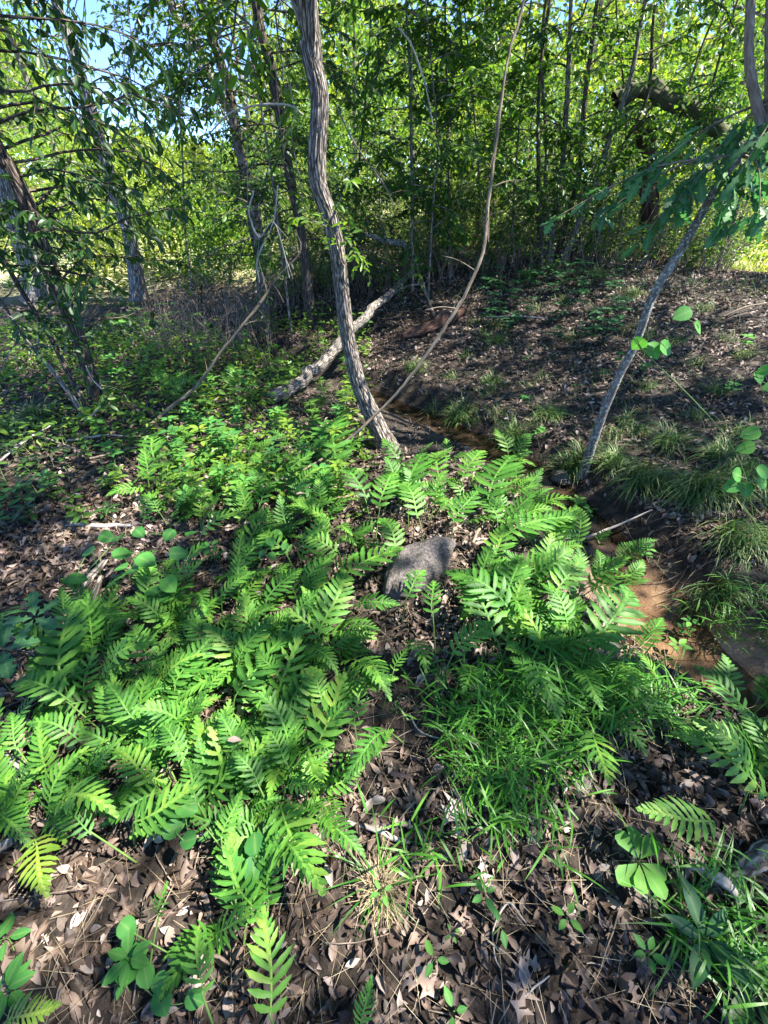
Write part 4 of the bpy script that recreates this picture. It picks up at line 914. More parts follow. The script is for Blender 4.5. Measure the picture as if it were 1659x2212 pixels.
def make_frond(root, B, Tp, mi, base, roll=0.):
    """frond from blade base B to tip Tp; stalk runs down to `base` on the ground"""
    B = np.array(B, float); Tp = np.array(Tp, float); ch = Tp - B; ln = float(np.linalg.norm(ch)); x = ch / ln
    z = norm(np.array([0, 0, 1.]) - x * x[2]); y = np.cross(z, x)
    c, s = math.cos(roll), math.sin(roll); y, z = y * c + z * s, z * c - y * s
    Mw = Matrix(((x[0], y[0], z[0], B[0]), (x[1], y[1], z[1], B[1]), (x[2], y[2], z[2], B[2]), (0, 0, 0, 1))) @ Matrix.Scale(ln, 4)
    o = bpy.data.objects.new('frond', FM[mi]); COL.objects.link(o); o.parent = root
    o.matrix_local = Matrix.Translation(-Vector(parent_loc(root))) @ Mw
    P = catmull(np.array([np.array(base) - [0, 0, .01], np.array(base) * .45 + B * .55 + [0, 0, .02 * ln], B, B + x * ln * .08]), 10)
    Tb = Tubes(); Tb.add(P, np.linspace(.0032, .0022, 10), 5); s_ = Tb.build('stalk', M['stem'])
    inv = np.array(Mw.inverted()); co = np.vstack(Tb.V); co = co @ inv[:3, :3].T + inv[:3, 3]
    s_.data.vertices.foreach_set('co', co.astype(np.float32).ravel()); s_.data.update()
    for k, v in (('tint', .4), ('rib', 0.)):
        at = s_.data.attributes.new(k, 'FLOAT', 'POINT'); at.data.foreach_set('value', np.full(len(co), v, np.float32))
    s_.parent = o
    return o
FERNS = []
HAND = [ # blade base -> tip in the picture, mesh, (base height, tip height)
 (378,1484,462,1366,0),(508,1505,637,1362,2),(404,1385,477,1290,1),(517,1425,597,1328,0),(690,1372,748,1232,1),(770,1307,866,1306,0),(751,1358,822,1362,4),(598,1590,676,1500,5),(682,1618,752,1454,2),
 (787,1420,842,1516,1),(767,1572,778,1474,6),(780,1642,850,1575,0),(305,1618,424,1530,2),(672,1400,730,1464,3),(478,1288,552,1234,0),(435,1508,506,1440,1),(738,1256,872,1185,0),(138,1470,166,1298,0),(222,1448,364,1396,3),
 (436,1152,528,1108,4),(575,1300,660,1230,1),(640,1330,700,1270,0),(1150,1425,1204,1560,2),(1058,1080,1106,985,0),(1000,1035,1048,976,1),(880,1085,914,980,0),(944,1034,952,976,4),(905,1120,860,1045,1),(1085,1165,1205,1118,0),
 (1148,1142,1258,1122,1),(1058,1220,1098,1136,2),(1098,1306,1120,1200,0),(1108,1340,962,1236,3),(1075,1385,975,1250,1),(935,1328,935,1254,6),(878,1290,918,1232,4),(978,1415,1068,1342,0),(1288,1405,1348,1265,0),(1378,1408,1434,1336,1),(888,1382,922,1454,4),
 (1252,1448,1298,1535,1),(1328,1436,1374,1506,3),(1566,1520,1560,1412,0),(1320,1546,1398,1634,4),(1278,1580,1312,1696,2),(1655,1712,1448,1583,0),(1542,1776,1376,1754,5),(1625,1672,1492,1548,1),(1680,1650,1580,1520,0),(20,1320,0,1400,4),
 (128,1732,254,1768,3),(212,1664,272,1592,1),(98,1555,112,1645,4),(288,1778,434,1698,2),(606,1742,694,1940,2),(688,1772,788,1854,1),(70,1815,106,1938,7),(615,1702,706,1698,0),(478,1815,522,1708,0),(585,2200,574,1955,2),(438,2150,428,2000,4),
 (780,2222,802,2104,0),(344,1978,362,1903,6),(10,2212,134,2165,7),(840,1582,742,1690,3),(860,1200,820,1120,1),(1200,1290,1250,1200,0),(1230,1360,1170,1260,1),(1150,1240,1240,1190,3),(980,1130,1030,1060,0),(820,1100,850,1020,1),(790,1080,740,1010,4),
 (180,1600,60,1560,1),(150,1520,40,1470,3),(330,1690,240,1620,0),(400,1640,350,1560,1),(520,1620,470,1540,0),(560,1700,510,1620,2),(430,1740,400,1640,0),(620,1650,560,1570,1),(300,1560,230,1480,0),(470,1420,400,1340,1),
 (330,1440,290,1350,4),(600,1460,560,1400,3),(700,1520,670,1440,0),(20,1700,90,1650,1),(40,1620,20,1540,0),(200,1800,120,1740,1),(1180,1480,1100,1420,0),(1420,1470,1360,1400,0),(1020,1440,1000,1500,4),(850,1450,880,1400,6),
 (730,1190,640,1160,0),(620,1200,560,1150,4),(560,1090,600,1040,4),(640,1060,700,1010,1),(500,990,540,940,6),(340,1000,330,940,6),(390,960,440,930,6),(720,1000,735,905,4)]
def fern_thing(fronds, gpx, extra=0):
    """fronds: list of (B, T, mesh index)"""
    pass
for (bx, by, tx, ty, mi) in HAND:
    g = G(bx, by); near = g[1] < 1.0
    hb = .135 + .05 * rng.random(); B = PZ(bx, by, g[2] + hb); Tp = PZ(tx, ty, g[2] + hb + rng.uniform(.0, .07))
    ch = Tp - B
    if np.linalg.norm(ch) > .62: Tp = B + ch / np.linalg.norm(ch) * .62 ; 
    base = B - norm(ch * [1, 1, 0]) * rng.uniform(.04, .10) + rng.normal(0, .01, 3); base[2] = h1(base[0], base[1])
    FERNS.append((base, [(B, Tp, mi)], (bx + tx) / 2, (by + ty) / 2, tx - bx, ty - by, mi))
REG = [((440, 1500, 330, 250), 84), ((180, 1600, 180, 190), 16), ((1010, 1090, 210, 95), 26), ((1200, 1320, 200, 140), 38), ((640, 1220, 190, 110), 20), ((640, 1030, 150, 90), 9), ((500, 1140, 200, 60), 9), ((350, 1030, 130, 60), 3), ((1620, 1660, 90, 130), 14), ((500, 2010, 110, 110), 5), ((60, 1760, 90, 90), 8), ((560, 1760, 150, 90), 14), ((420, 830, 200, 50), 8), ((330, 1330, 130, 80), 7)]
for (cx0, cy0, rx, ry), cnt in REG:
    for k in range(cnt):
        a = rng.random() * 6.28; rr = math.sqrt(rng.random()); px, py = cx0 + rx * rr * math.cos(a), cy0 + ry * rr * math.sin(a)
        if math.hypot((px - 905) / 88, (py - 1240) / 80) < 1 or math.hypot((px - 830) / 120, (py - 1560) / 110) < 1: continue
        base = G(px, py); fr = []
        for j in range(rng.integers(1, 4)):
            az = rng.normal(.9, 1.1) if rng.random() < .75 else rng.random() * 6.28; L = rng.uniform(.12, .235) * (1 if base[1] < 3 else 1.35) * (.85 if base[1] < .7 else 1)
            h = rng.uniform(.03, .09) if base[1] < 1.8 else rng.uniform(.05, .13); dv = np.array([math.cos(az), math.sin(az), 0]); B = base + dv * rng.uniform(.02, .07) + [0, 0, h]
            Tp = B + dv * L + [0, 0, rng.uniform(-.02, .16)]; fr.append((B, Tp, int(rng.integers(0, 7))))
        a0 = proj(fr[0][0]); a1 = proj(fr[0][1]); FERNS.append((base, fr, float(a0[0] + a1[0]) / 2, float(a0[1] + a1[1]) / 2, float(a1[0] - a0[0]), float(a1[1] - a0[1]), fr[0][2]))
seen = {}
for base, fr, mx_, my_, dx, dy, mi in FERNS:
    Ld = math.hypot(dx, dy); size = 'large' if Ld > 140 else 'middling' if Ld > 85 else 'small'
    lab = '%s%s%s fern pointing %s, %s' % (size, ' yellow' if mi == 7 else '', ['', '', ' two-frond', ' three-frond'][len(fr)], point_word(dx, dy), where(mx_, my_))
    root = empty('fern', base, lab, 'fern', 'ferns along the stream'); seen.setdefault(lab, []).append(root)
    for B, Tp, m_ in fr: make_frond(root, B, Tp, m_, base, rng.normal(0, .18))
for lab, rs in seen.items():
    if len(rs) > 1:
        for r_ in rs: r_['group'] = 'like ferns ' + lab.split(', ')[-1]

# ------------------------------------------------------------------ grass clumps and sedges
def tuft(name, px, py, n, l0, l1, w, mat, label, cat, spread=.05, el=(.7, 1.5), bend=(1.0, 2.2), azr=None, tint=(0, 1), group=None, seg=6):
    g = G(px, py); m = n; r = spread * np.sqrt(rng.random(m)); a = rng.random(m) * 6.28
    pos = np.stack([g[0] + r * np.cos(a), g[1] + r * np.sin(a), 0 * a], -1); pos[:, 2] = H(pos[:, 0], pos[:, 1]) - .005
    az = rng.uniform(*azr, m) if azr else rng.random(m) * 6.28
    b = blades(None, pos, az, rng.uniform(*el, m), rng.uniform(l0, l1, m), w * rng.uniform(.7, 1.3, m), rng.uniform(*bend, m), rng.uniform(*tint, m), seg)
    return tag(grass_obj(name, mat, [b]), label, cat, group)
# bright green stilt grass clump: short broad blades on leaning culms
def stilt(px, py, rx, ry, n, label):
    V = []; T = Tubes(); g0 = G(px, py); root = empty('grass_clump', g0, label, 'grass')
    for k in range(n):
        a = rng.random() * 6.28; rr = math.sqrt(rng.random()); b = G(px + rx * rr * math.cos(a), py + ry * rr * math.sin(a))
        d = norm(np.array([rng.normal(0, .6), rng.normal(-.1, .6), 1.2])); L = rng.uniform(.09, .24); P = [b]
        for q in range(5): d = norm(d + np.array([0, 0, -.16]) + rng.normal(0, .08, 3)); P.append(P[-1] + d * L / 5)
        P = np.array(P); T.add(P, np.linspace(.0012, .0006, 6), 3)
        for q in range(1, 6):
            az = rng.random() * 6.28
            V.append((P[q], az, rng.uniform(.0, .9), rng.uniform(.06, .13), rng.uniform(.0024, .0042), rng.uniform(.3, 1.5), float(np.clip(rng.normal(.55, .25), 0, 1))))
    v = list(zip(*V)); b = blades(None, np.array(v[0]), *[np.array(c) for c in v[1:]], 4)
    grass_obj('blades', M['grass'], [b], root)
    st = T.build('stems', M['stem'], root)
    for k, vv in (('tint', .4), ('rib', 0.)):
        at = st.data.attributes.new(k, 'FLOAT', 'POINT'); at.data.foreach_set('value', np.full(len(st.data.vertices), vv, np.float32))
    return root
stilt(1090, 1585, 150, 140, 210, 'bright green spreading grass clump right of the bare dark mud patch')
stilt(1330, 1520, 130, 60, 120, 'bright low grass in the sun below the stream-side ferns')
stilt(1560, 2060, 130, 130, 46, 'tangled green grass at the lower right corner')
stilt(1120, 1780, 90, 40, 16, 'small grass sprigs below the bright green grass clump')
stilt(980, 1850, 110, 70, 10, 'sparse grass sprigs right of the dry straw tuft')
stilt(1600, 1340, 80, 70, 40, 'fine grass sprigs on the far mud bank at the right')
tuft('straw_tuft', 822, 1925, 420, .05, .12, .0012, M['straw'], 'dry tan straw tuft at the lower middle', 'grass', .03, (.1, 1.3), (.2, 1.4))
tuft('grass_tuft', 812, 1912, 30, .10, .24, .0024, M['grass'], 'long green grass blades radiating from the dry straw tuft', 'grass', .03, (.2, 1.1), (.8, 1.8), tint=(0, .5))
tuft('grass_tuft', 1480, 1985, 40, .12, .30, .003, M['grass'], 'arching green grass below the big whorled broadleaf plant', 'grass', .04, (.3, 1.2), (.6, 1.5))
tuft('grass_tuft', 520, 1040, 90, .10, .24, .002, M['grass'], 'bright sunlit grass tuft left of the curved trunk behind the ferns', 'grass', .07, (.5, 1.4), (.7, 1.7), tint=(.6, 1))
for k, (px, py, n, s, lab) in enumerate([(990, 905, 110, .28, 'dark drooping sedge tuft right of the foot of the curved trunk'), (1105, 955, 160, .3, 'sedge tuft on the far bank left of the foot of the lichened sapling'), (1180, 900, 110, .25, 'sedge tuft on the bank above and left of the foot of the lichened sapling'),
        (1235, 1010, 150, .28, 'sedge tuft left beside the foot of the lichened sapling'), (1320, 1005, 130, .28, 'sedge tuft right beside the foot of the lichened sapling'), (1390, 1040, 260, .36, 'long drooping sedge tuft overhanging the far bank, left of two big ones'),
        (1500, 1060, 320, .42, 'largest drooping sedge tuft overhanging the far bank'), (1600, 1040, 240, .38, 'drooping sedge tuft at the right edge of the far bank'), (1590, 1170, 220, .34, 'brown and green sedge tuft low on the far bank at the right edge'),
        (1440, 960, 130, .28, 'sedge tuft on the bank above the largest drooping tuft'), (1545, 990, 130, .28, 'sedge tuft on the bank near the round leaves at the right'), (1520, 1290, 110, .28, 'dry drooping sedge hanging over the mud by the stream pool'),
        (1080, 740, 90, .22, 'thin sedge tuft on the middle of the bank'), (1190, 585, 110, .3, 'grassy tuft at the base of the clump of stems, left side'), (1140, 600, 130, .3, 'grassy tuft on the crest left of the clump of stems'), (1290, 600, 130, .28, 'low grassy tuft on the crest right of the clump of stems'),
        (1370, 640, 100, .22, 'low grassy tuft on the crest below the snapped trunk'), (1060, 830, 90, .22, 'sedge tuft low on the bank under the long hanging vine'), (900, 800, 110, .24, 'sedge tuft in the gully right of the curved trunk'), (80, 905, 160, .3, 'grass tuft at the left edge below the dark leaning tree'),
        (30, 930, 120, .26, 'grass tuft at the far left edge near the brush heap'), (640, 820, 120, .25, 'sedge tuft by the low end of the fallen log')]):
    dn = (-2.9, -.3) if k in (5, 6, 7, 8, 11) else None
    tuft('sedge_tuft', px, py, int(n * 1.4), s * .55, s * 1.15, .0029, M['sedge'], lab, 'sedge', .07 if n < 200 else .12, (.4, 1.4), (1.2, 2.5), dn, (0, .85), 'sedge tufts on the banks')
# low green growth nobody could count
n = 26000; x = rng.uniform(-5, 5.5, n); y = rng.uniform(2.2, 10, n); sdd, sg = stream_d(x, y); px, py = proj(np.stack([x, y, H(x, y)], -1))
k = (sdd > .25) & (((sg < 0) & (px < 820) & (vnoise(x * 1.3, y * 1.3) > .42)) | ((sg > 0) & (vnoise(x * 1.4 + 30, y * 1.4) > .5) & (rng.random(n) < .55)) | ((py < 640) & (vnoise(x * 1.1 + 60, y) > .45))) & (rng.random(n) < .6)
x, y = x[k], y[k]; n = len(x)
b = blades(None, np.stack([x, y, H(x, y)], -1), rng.random(n) * 6.28, rng.uniform(.5, 1.5, n), rng.uniform(.06, .2, n), rng.uniform(.0015, .003, n), rng.uniform(.6, 2, n), rng.random(n) * .8, 4)
tag(grass_obj('grass', M['sedge'], [b]), 'thin low woodland grass scattered over the banks', 'grass', kind='stuff')
n = 16000; x = rng.uniform(-5.5, .6, n); y = rng.uniform(2.0, 7.5, n); px, py = proj(np.stack([x, y, H(x, y)], -1)); sdd, sg = stream_d(x, y)
k = ((px < 800) & (py < 1260) & (py > 700) & (vnoise(x * 2.2 + 3, y * 2.2) > .33) & ~((px > 570) & (px < 740) & (py > 750) & (py < 985) & (py > 1480 - px) ) & ~((px < 330) & (py > 980) & (vnoise(x * 4, y * 4) < .75)))
x, y = x[k], y[k]; n = len(x); l = rng.uniform(.035, .08, n); LV = Leaves(); zz = H(x, y) + .03 + .26 * rng.random(n) ** 1.5 * vnoise(x * 1.5, y * 1.5) * 1.6
LV.add(np.stack([x, y, zz], -1), norm(np.stack([rng.normal(0, 1, n), rng.normal(0, 1, n), rng.normal(-.1, .3, n)], -1)), norm([0, 0, 1.] + rng.normal(0, .35, (n, 3))), l, l * .5, np.clip(.3 + .6 * rng.random(n), 0, 1))
tag(LV.build('undergrowth', M['leaf_light']), 'low leafy ground cover between the ferns and the curved trunk', 'ground cover', kind='stuff')

T = Tubes(); LV = Leaves()
for k in range(1600):
    px_ = rng.uniform(560, 1659); Yd = rng.uniform(7.6, 11.5); x = (px_ - 829.5) / 1168 * Yd; y = Yd
    g = h1(x, y); hh = rng.uniform(.3, 1.9) if k % 3 else rng.uniform(.2, .6); d = norm(np.array([rng.normal(0, .18), rng.normal(0, .18), 1.])); P = [np.array([x, y, g])]
    for q in range(6): d = norm(d + rng.normal(0, .12, 3)); P.append(P[-1] + d * hh / 6)
    P = np.array(P); T.add(P, np.linspace(.006, .002, 7), 3)
    for q in range(2, 7):
        td = norm(np.array([rng.normal(), rng.normal(), .4])); e = P[q] + td * rng.uniform(.15, .4); tp = np.array([P[q], (P[q] + e) / 2 + [0, 0, .02], e]); T.add(tp, [.002, .0015, .001], 3)
        leaf_row(LV, tp, td, 4, .07, .5, .6)
tag(LV.build('undergrowth', M['leaf']), 'leafy tangle of low growth along the crest under the thicket', 'undergrowth', kind='stuff')
tag(T.build('brush', M['twig']), 'tangle of thin bare stems along the crest under the thicket', 'brush', kind='stuff')
T = Tubes()
for k in range(420):
    g = G(rng.uniform(330, 600), rng.uniform(650, 790)); hh = rng.uniform(.25, .7); d = norm(np.array([rng.normal(0, .2), rng.normal(0, .2), 1.])); P = [g]
    for q in range(4): d = norm(d + rng.normal(0, .15, 3)); P.append(P[-1] + d * hh / 4)
    T.add(np.array(P), np.linspace(.005, .002, 5), 3)
    for q in (2, 3, 4): e = P[q] + norm(np.array([rng.normal(), rng.normal(), .6])) * .12; T.add(np.array([P[q], (P[q] + e) / 2, e]), [.002, .0015, .001], 3)
tag(T.build('dry_stalks', M['twig']), 'thicket of dry brown stalks beyond the dark gully', 'dry stalks', kind='stuff')
n = 90000; a = np.radians(rng.uniform(-46, 46, n)); dist = 10.8 + 18 * rng.random(n) ** 1.2; x = np.sin(a) * dist; y = np.cos(a) * dist
f = vnoise(x * .55 + 4, y * .35); k = (f > .46) ; x, y, f = x[k], y[k], f[k]; n = len(x); l = rng.uniform(.07, .16, n); LV = Leaves()
LV.add(np.stack([x, y, H(x, y) + (f - .42) * 5.2 * rng.random(n) ** .7], -1), norm(rng.normal(0, 1, (n, 3))), norm(rng.normal(0, .5, (n, 3)) + [0, 0, .8]), l, l * .5, np.clip(vnoise(x, y) + rng.normal(0, .15, n), 0, 1))
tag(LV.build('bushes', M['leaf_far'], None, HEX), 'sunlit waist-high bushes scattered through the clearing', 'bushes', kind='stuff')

n = 9000; x = np.where(np.arange(n) < 4200, rng.uniform(-2.4, 2.6, n), rng.uniform(-4, 6, n)); y = np.where(np.arange(n) < 4200, rng.uniform(0, 2.3, n), rng.uniform(2.2, 8.5, n))
kk = inview(x, y) & (stream_d(x, y)[0] > .2); x, y = x[kk], y[kk]; n = len(x)
b = blades(None, np.stack([x, y, H(x, y) + .012 + .03 * rng.random(n)], -1), rng.random(n) * 6.28, rng.uniform(-.12, .22, n), rng.uniform(.05, .15, n), np.where(y > 2.3, .0011, .0006), rng.uniform(-.1, .3, n), rng.random(n), 3)
tag(grass_obj('needle_litter', M['straw'], [b]), 'dry tan needles and grass bits lying over the dead leaves', 'needles', kind='stuff')
for k in range(44):
    x = rng.uniform(870, 1640); yy = rng.uniform(620, 1000)
    tuft('sedge_tuft', x, yy, int(rng.uniform(30, 80)), .08, rng.uniform(.16, .26), .0026, M['sedge'], 'thin grass tuft on the leafy bank, ' + where(x, yy), 'sedge', .08, (.4, 1.4), (1.0, 2.4), None, (0, .9), 'sedge tufts on the banks')

# ------------------------------------------------------------------ seedlings and broad-leaved plants
def addc(o, v=.4):
    for k, vv in (('tint', v), ('rib', 0.)):
        at = o.data.attributes.new(k, 'FLOAT', 'POINT'); at.data.foreach_set('value', np.full(len(o.data.vertices), vv, np.float32))
def seedling(px, py, h, leaves, L, label, mat='leaf_round', tpl=OVAL, wr=.5, name='seedling', group=None, tint=.5, tiers=1, flat=.15, ground=None, each=False, lean=(0, 0)):
    g = G(px, py) if ground is None else np.array(ground); root = empty(name, g, label, 'plant', group)
    top = g + np.array([lean[0], lean[1], h]); P = catmull(np.array([g - [0, 0, .01], (g + top) / 2 + rng.normal(0, .01, 3), top]), 8)
    T = Tubes(); T.add(P, np.linspace(.002, .0012, 8), 4); LV = Leaves(); a0 = rng.random() * 6
    for t_ in range(tiers):
        c = P[-1] if tiers == 1 else P[int(7 - t_ * 5 / tiers)]
        for k in range(leaves):
            a = a0 + t_ * .8 + k * 2 * PI / leaves + rng.normal(0, .15); d = norm(np.array([math.cos(a), math.sin(a), flat + rng.normal(0, .1)])); l = L * rng.uniform(.75, 1.1)
            s = c + d * .008; one = Leaves() if each else LV
            one.add(s[None], d[None], norm(np.array([0, 0, 1.]) + rng.normal(0, .12, 3))[None], l, l * wr, float(np.clip(tint + rng.normal(0, .12), 0, 1)))
            if each: one.build('leaf', M[mat], root, tpl)
    addc(T.build('stem', M['stem'], root))
    if not each: LV.build('leaves', M[mat], root, tpl)
    return root
seedling(1352, 1885, .09, 7, .082, 'large seven-leaved whorled plant with broad rounded leaves, lower right', 'leaf_round', OBOV, .6, 'broadleaf_plant', tint=.75, each=True)
SD = [(1215, 1990, .05, 4, .035, 'four-leaved seedling in the litter left of the big whorled broadleaf plant'), (1380, 2070, .06, 5, .04, 'seedling straight below the big whorled broadleaf plant'), (1040, 1945, .06, 4, .035, 'seedling at the top of the sunlit litter spot'),
      (1075, 2010, .05, 2, .035, 'two-leaved seedling with a yellowing leaf in the sunlit litter spot'), (935, 2080, .05, 3, .035, 'three-leaved seedling with a red leaf left of the sunlit litter spot'), (975, 2190, .05, 3, .035, 'seedling at the bottom edge right of the middle'),
      (825, 1945, .07, 4, .03, 'seedling growing out of the dry straw tuft'), (975, 2020, .02, 4, .016, 'tiny rosette in the litter near the three-leaved seedling'), (855, 1545, .03, 4, .015, 'tiny seedling on the bare dark mud patch'), (860, 1520, .02, 4, .012, 'tinier seedling above the other on the bare dark mud patch'),
      (1240, 1110, .12, 5, .06, 'smooth-leaved seedling at the near stream edge left of the sedges'), (1265, 1125, .10, 4, .055, 'second smooth-leaved seedling at the near stream edge'), (1385, 1215, .12, 5, .05, 'blue-green seedling above the stream pool'), (1360, 1260, .10, 5, .055, 'leafy seedling touching the upper end of the stream pool'),
      (1310, 1240, .10, 4, .06, 'sunlit pale seedling over the stream'), (1470, 1375, .12, 5, .05, 'pale round-leaved seedling over the middle of the stream pool'), (1450, 1415, .08, 5, .055, 'dark green seedling hanging over the stream pool'),
      (1130, 1000, .10, 5, .06, 'bright seedling on the far bank just right of the ferns'), (1165, 950, .10, 5, .06, 'seedling on the far bank above the ferns'), (1570, 860, .12, 6, .06, 'clover-like dark seedling on the bank at the right'), (1600, 760, .14, 6, .08, 'dark seedling high on the bank near the right edge'),
      (1330, 790, .12, 6, .05, 'feathery seedling left beside the lichened trunk, upper'), (1300, 820, .1, 6, .05, 'feathery seedling left beside the lichened trunk, lower'), (1390, 810, .1, 7, .06, 'feathery seedling right beside the lichened trunk'),
      (1130, 880, .1, 6, .05, 'seedling low on the bank above the sedge tuft'), (1240, 850, .08, 4, .045, 'small bright seedling in the middle of the bank'), (1135, 790, .1, 5, .045, 'bright seedling in the middle of the bank below the low seedlings'),
      (1045, 760, .2, 7, .05, 'grey-green wispy seedling by the rotten log'), (1050, 580, .25, 6, .09, 'leafy seedling on the crest right of the long hanging vine'), (60, 1100, .15, 4, .07, 'seedling with pointed leaves at the left edge'), (120, 1060, .12, 4, .06, 'pointed-leaved seedling right of the left edge one'),
      (20, 1150, .2, 5, .08, 'lowest pointed-leaved seedling at the left edge'), (60, 2150, .1, 5, .06, 'seedling at the lower left corner'), (30, 2060, .1, 4, .05, 'seedling at the left edge below the sunlit litter'), (310, 2085, .1, 6, .055, 'rounded-leaf sprout under the sunlit leaf litter'),
      (470, 1230, .15, 5, .05, 'seedling right of the round-leaved vine'), (255, 1020, .2, 6, .07, 'leafy sprout right of the brush heap'), (230, 960, .2, 5, .07, 'leafy sprout behind the brush heap'), (290, 790, .45, 6, .09, 'light green sprout on the edge of the dark gully'), (270, 850, .35, 7, .1, 'pale green whorled sprout beside the foot of the dark leaning tree')]
for (px, py, h, nl, L, lab) in SD:
    seedling(px, py, h, nl, L, lab, tint=rng.uniform(.3, .8), tiers=1 if h < .09 else 2, flat=rng.uniform(0, .3))
cnt = 0
for k in range(95):
    x = rng.uniform(380, 760); y = rng.uniform(860, 1130)
    g = G(x, y)
    seedling(x, y, rng.uniform(.12, .30), 5, rng.uniform(.05, .085), 'leafy %s seedling, ' % ('light green' if k % 2 else 'mid green') + where(x, y), 'leaf_light' if k % 2 else 'leaf_round', OVAL, .45, 'seedling', 'leafy seedlings left of the curved trunk', rng.random(), 3, .2)
for k in range(64):
    x = rng.uniform(1040, 1340); y = rng.uniform(630, 770) if k < 34 else rng.uniform(600, 640)
    seedling(x, y, rng.uniform(.12, .3), 6, rng.uniform(.08, .12), ('low' if k % 2 else 'spindly') + ' blue-green bank seedling %s, ' % (['under the stems', 'in open litter', 'near the log'][0 if y < 660 else 1 if x > 1150 else 2]) + where(x, y), 'leaf_blue', OVAL, .45, 'seedling', 'seedlings high on the bank', rng.random() * .6, 2, .1)
for k in range(40):
    x = rng.uniform(0, 460); y = rng.uniform(960, 1150)
    seedling(x, y, rng.uniform(.08, .2), 4, rng.uniform(.05, .08), 'low pointed-leaved seedling at the left, ' + where(x, y), 'leaf', OVAL, .5, 'seedling', 'seedlings over the litter at the left', rng.random(), 2, .1)
for k in range(30):
    x = rng.uniform(230, 760); y = rng.uniform(700, 850)
    seedling(x, y, rng.uniform(.2, .45), 5, rng.uniform(.07, .11), 'leafy sprout in the dark gully, ' + where(x, y), 'leaf', OVAL, .45, 'seedling', 'sprouts in the dark gully', rng.random(), 3, .1)

# round-leaved vines: a winding stem and big rounded leaves at given picture places
def round_vine(name, pts, label, L=.07, Yoff=None, h=.25, cat='vine', mat='leaf_round', tpl=ROUND, stemend=None, wr=.78):
    P = []
    for (x, y, hh) in pts: g = G(x, y); P.append(PZ(x, y, g[2] + hh))
    P = np.array(P); b = stemend if stemend is not None else np.array([P[0][0] - .05, P[0][1] + .05, h1(P[0][0] - .05, P[0][1] + .05)])
    root = empty(name, b, label, cat); T = Tubes(); S = catmull(np.vstack([b, P]), 50) - np.array([0, 0, .012]); T.add(S, np.linspace(.0022, .0012, 50), 5)
    for k, p in enumerate(P):
        a = rng.random() * 6.28; d = norm(np.array([math.cos(a), math.sin(a), -.15])); LV = Leaves(); l = L * rng.uniform(.8, 1.15)
        LV.add((p - d * l * .5)[None], d[None], norm(np.array([rng.normal(0, .25), rng.normal(-.15, .25), 1]))[None], l, l * wr, float(np.clip(rng.normal(.4, .15), 0, 1))); LV.build('leaf', M[mat], root, tpl)
        T.add(np.array([p - d * l * .5, p - d * l * .5 - d * .01 - [0, 0, .012]]), [.0008, .001], 4)
    addc(T.build('stem', M['stem'], root)); return root
round_vine('round_leaved_vine', [(190, 1190, .22), (165, 1250, .18), (255, 1160, .25), (300, 1150, .28), (365, 1155, .25), (385, 1195, .27), (315, 1210, .25), (265, 1195, .2), (285, 1230, .22), (260, 1225, .2), (365, 1262, .2), (330, 1275, .18), (350, 1290, .15), (415, 1150, .2), (230, 1160, .2)],
           'vine of rounded glossy leaves over the left edge of the ferns', .085)
round_vine('round_leaved_vine', [(565, 1195, .2), (588, 1200, .2), (585, 1170, .22), (615, 1180, .2), (600, 1150, .18)], 'small round-leaved sprig between the two fern banks', .05)
round_vine('round_leaved_vine', [(373, 1790, .16), (405, 1815, .16), (404, 1745, .18), (515, 1872, .14), (548, 1878, .14), (550, 1820, .15)], 'round glossy leaves lying over the ferns at the lower left', .062)
round_vine('round_leaved_vine', [(275, 2005, .1), (390, 2080, .08), (315, 2110, .08), (345, 2125, .08), (275, 2095, .08), (350, 2165, .07), (420, 2160, .08)], 'round-leaved vine crossing the sunlit leaf litter at the bottom left', .055)
def float_leaves(pts, Yd, base, label, L):
    P = np.array([PY(x, y, Yd) for x, y in pts]); g = G(*base); root = empty('round_leaved_vine', g, label, 'vine'); T = Tubes()
    S = catmull(np.vstack([g, (g + P.mean(0)) / 2 + [0.03, 0, .08], P]), 60) - np.array([0, 0, .006]); T.add(S, np.linspace(.0022, .001, 60), 5)
    for p in P:
        a = rng.random() * 6.28; d = norm(np.array([math.cos(a), .4 * math.sin(a), -.35])); LV = Leaves(); l = L * rng.uniform(.9, 1.1)
        LV.add((p - d * l * .5)[None], d[None], norm(np.array([rng.normal(0, .2), -.7, .7]))[None], l, l * .75, float(np.clip(rng.normal(.6, .12), 0, 1))); LV.build('leaf', M['leaf_round'], root, ROUND)
    addc(T.build('stem', M['stem'], root))
float_leaves([(1380, 742), (1412, 757), (1440, 752), (1510, 708), (1475, 678)], 1.75, (1640, 1200), 'thin vine holding five bright rounded leaves right of the lichened trunk', .072)
float_leaves([(1612, 967), (1622, 936), (1665, 970)], 1.5, (1659, 1330), 'shiny round leaves at the right edge level with the foot of the lichened sapling', .065)
float_leaves([(1582, 1050), (1612, 1058), (1595, 1026), (1648, 1042), (1650, 1020)], 1.3, (1650, 1400), 'cluster of rounded leaves at the right edge over the drooping sedges', .062)
float_leaves([(1640, 815), (1650, 800), (1665, 835)], 1.9, (1659, 1150), 'yellow-green leaves at the right edge of the bank', .06)

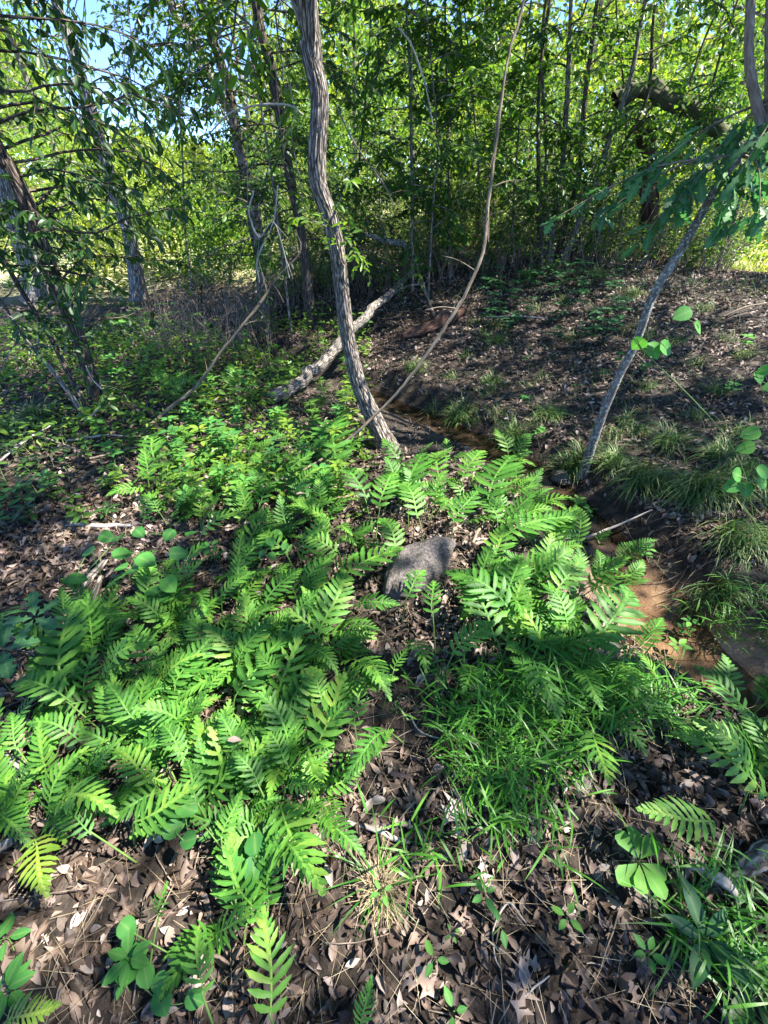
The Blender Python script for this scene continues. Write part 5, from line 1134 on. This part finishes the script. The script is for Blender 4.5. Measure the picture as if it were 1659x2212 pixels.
# blue-green lobed oak seedling at the left edge of the ferns, broad leaves lower right
seedling(90, 1500, .28, 5, .13, 'blue-green oak seedling with lobed leaves at the left edge of the ferns', 'leaf_blue', OAK, .55, 'oak_seedling', tint=.5, each=True)
seedling(140, 1420, .26, 5, .12, 'blue-green oak seedling with lobed leaves, upper of two at the left', 'leaf_blue', OAK, .55, 'oak_seedling', tint=.5, each=True)
seedling(30, 1500, .22, 4, .12, 'blue-green oak seedling cut by the left edge', 'leaf_blue', OAK, .55, 'oak_seedling', tint=.4, each=True)
seedling(1500, 2040, .05, 6, .12, 'rosette of long broad dark leaves at the lower right', 'leaf_blue', OVAL, .33, 'broadleaf_plant', tint=.2, each=True, flat=.35)
seedling(1600, 2160, .04, 5, .11, 'dark broad-leaved rosette in the lower right corner', 'leaf_dark', OVAL, .40, 'broadleaf_plant', tint=.5, each=True, flat=.3)
# single dead leaves that stand out
def dead_leaf(px, py, az, l, mat, label, tpl=OAKD, wr=.9, up=.02):
    g = G(px, py); d = norm(np.array([math.cos(az), math.sin(az), .02])); LV = Leaves(); n_ = norm(ground_n(np.array([g[0]]), np.array([g[1]]))[0] + rng.normal(0, .1, 3))
    LV.add((g - d * l * .5 + [0, 0, up])[None], d[None], n_[None], l, l * wr, .7); tag(LV.build('dead_leaf', M[mat], None, tpl), label, 'dead leaf')
dead_leaf(985, 1750, .8, .13, 'litter_pale', 'large pale lobed dead oak leaf below the bright green grass clump')
dead_leaf(1120, 2150, 1.2, .11, 'litter', 'big pinkish dead oak leaf with a tall notch at the bottom', wr=.8)
dead_leaf(910, 2115, 2.3, .10, 'litter', 'reddish brown lobed dead leaf left of the big pinkish one at the bottom', wr=.85)
dead_leaf(532, 1658, .1, .045, 'litter', 'orange brown dead leaf caught on the lower left ferns', LANCE, .5, .2)
dead_leaf(660, 1145, .5, .05, 'litter', 'rusty dead leaf caught on the ferns left of the mottled grey rock', LANCE, .5, .25)
dead_leaf(960, 1310, 1.4, .07, 'litter', 'tan upright dead leaf beside the small fern under the mottled grey rock', LANCE, .4, .05)
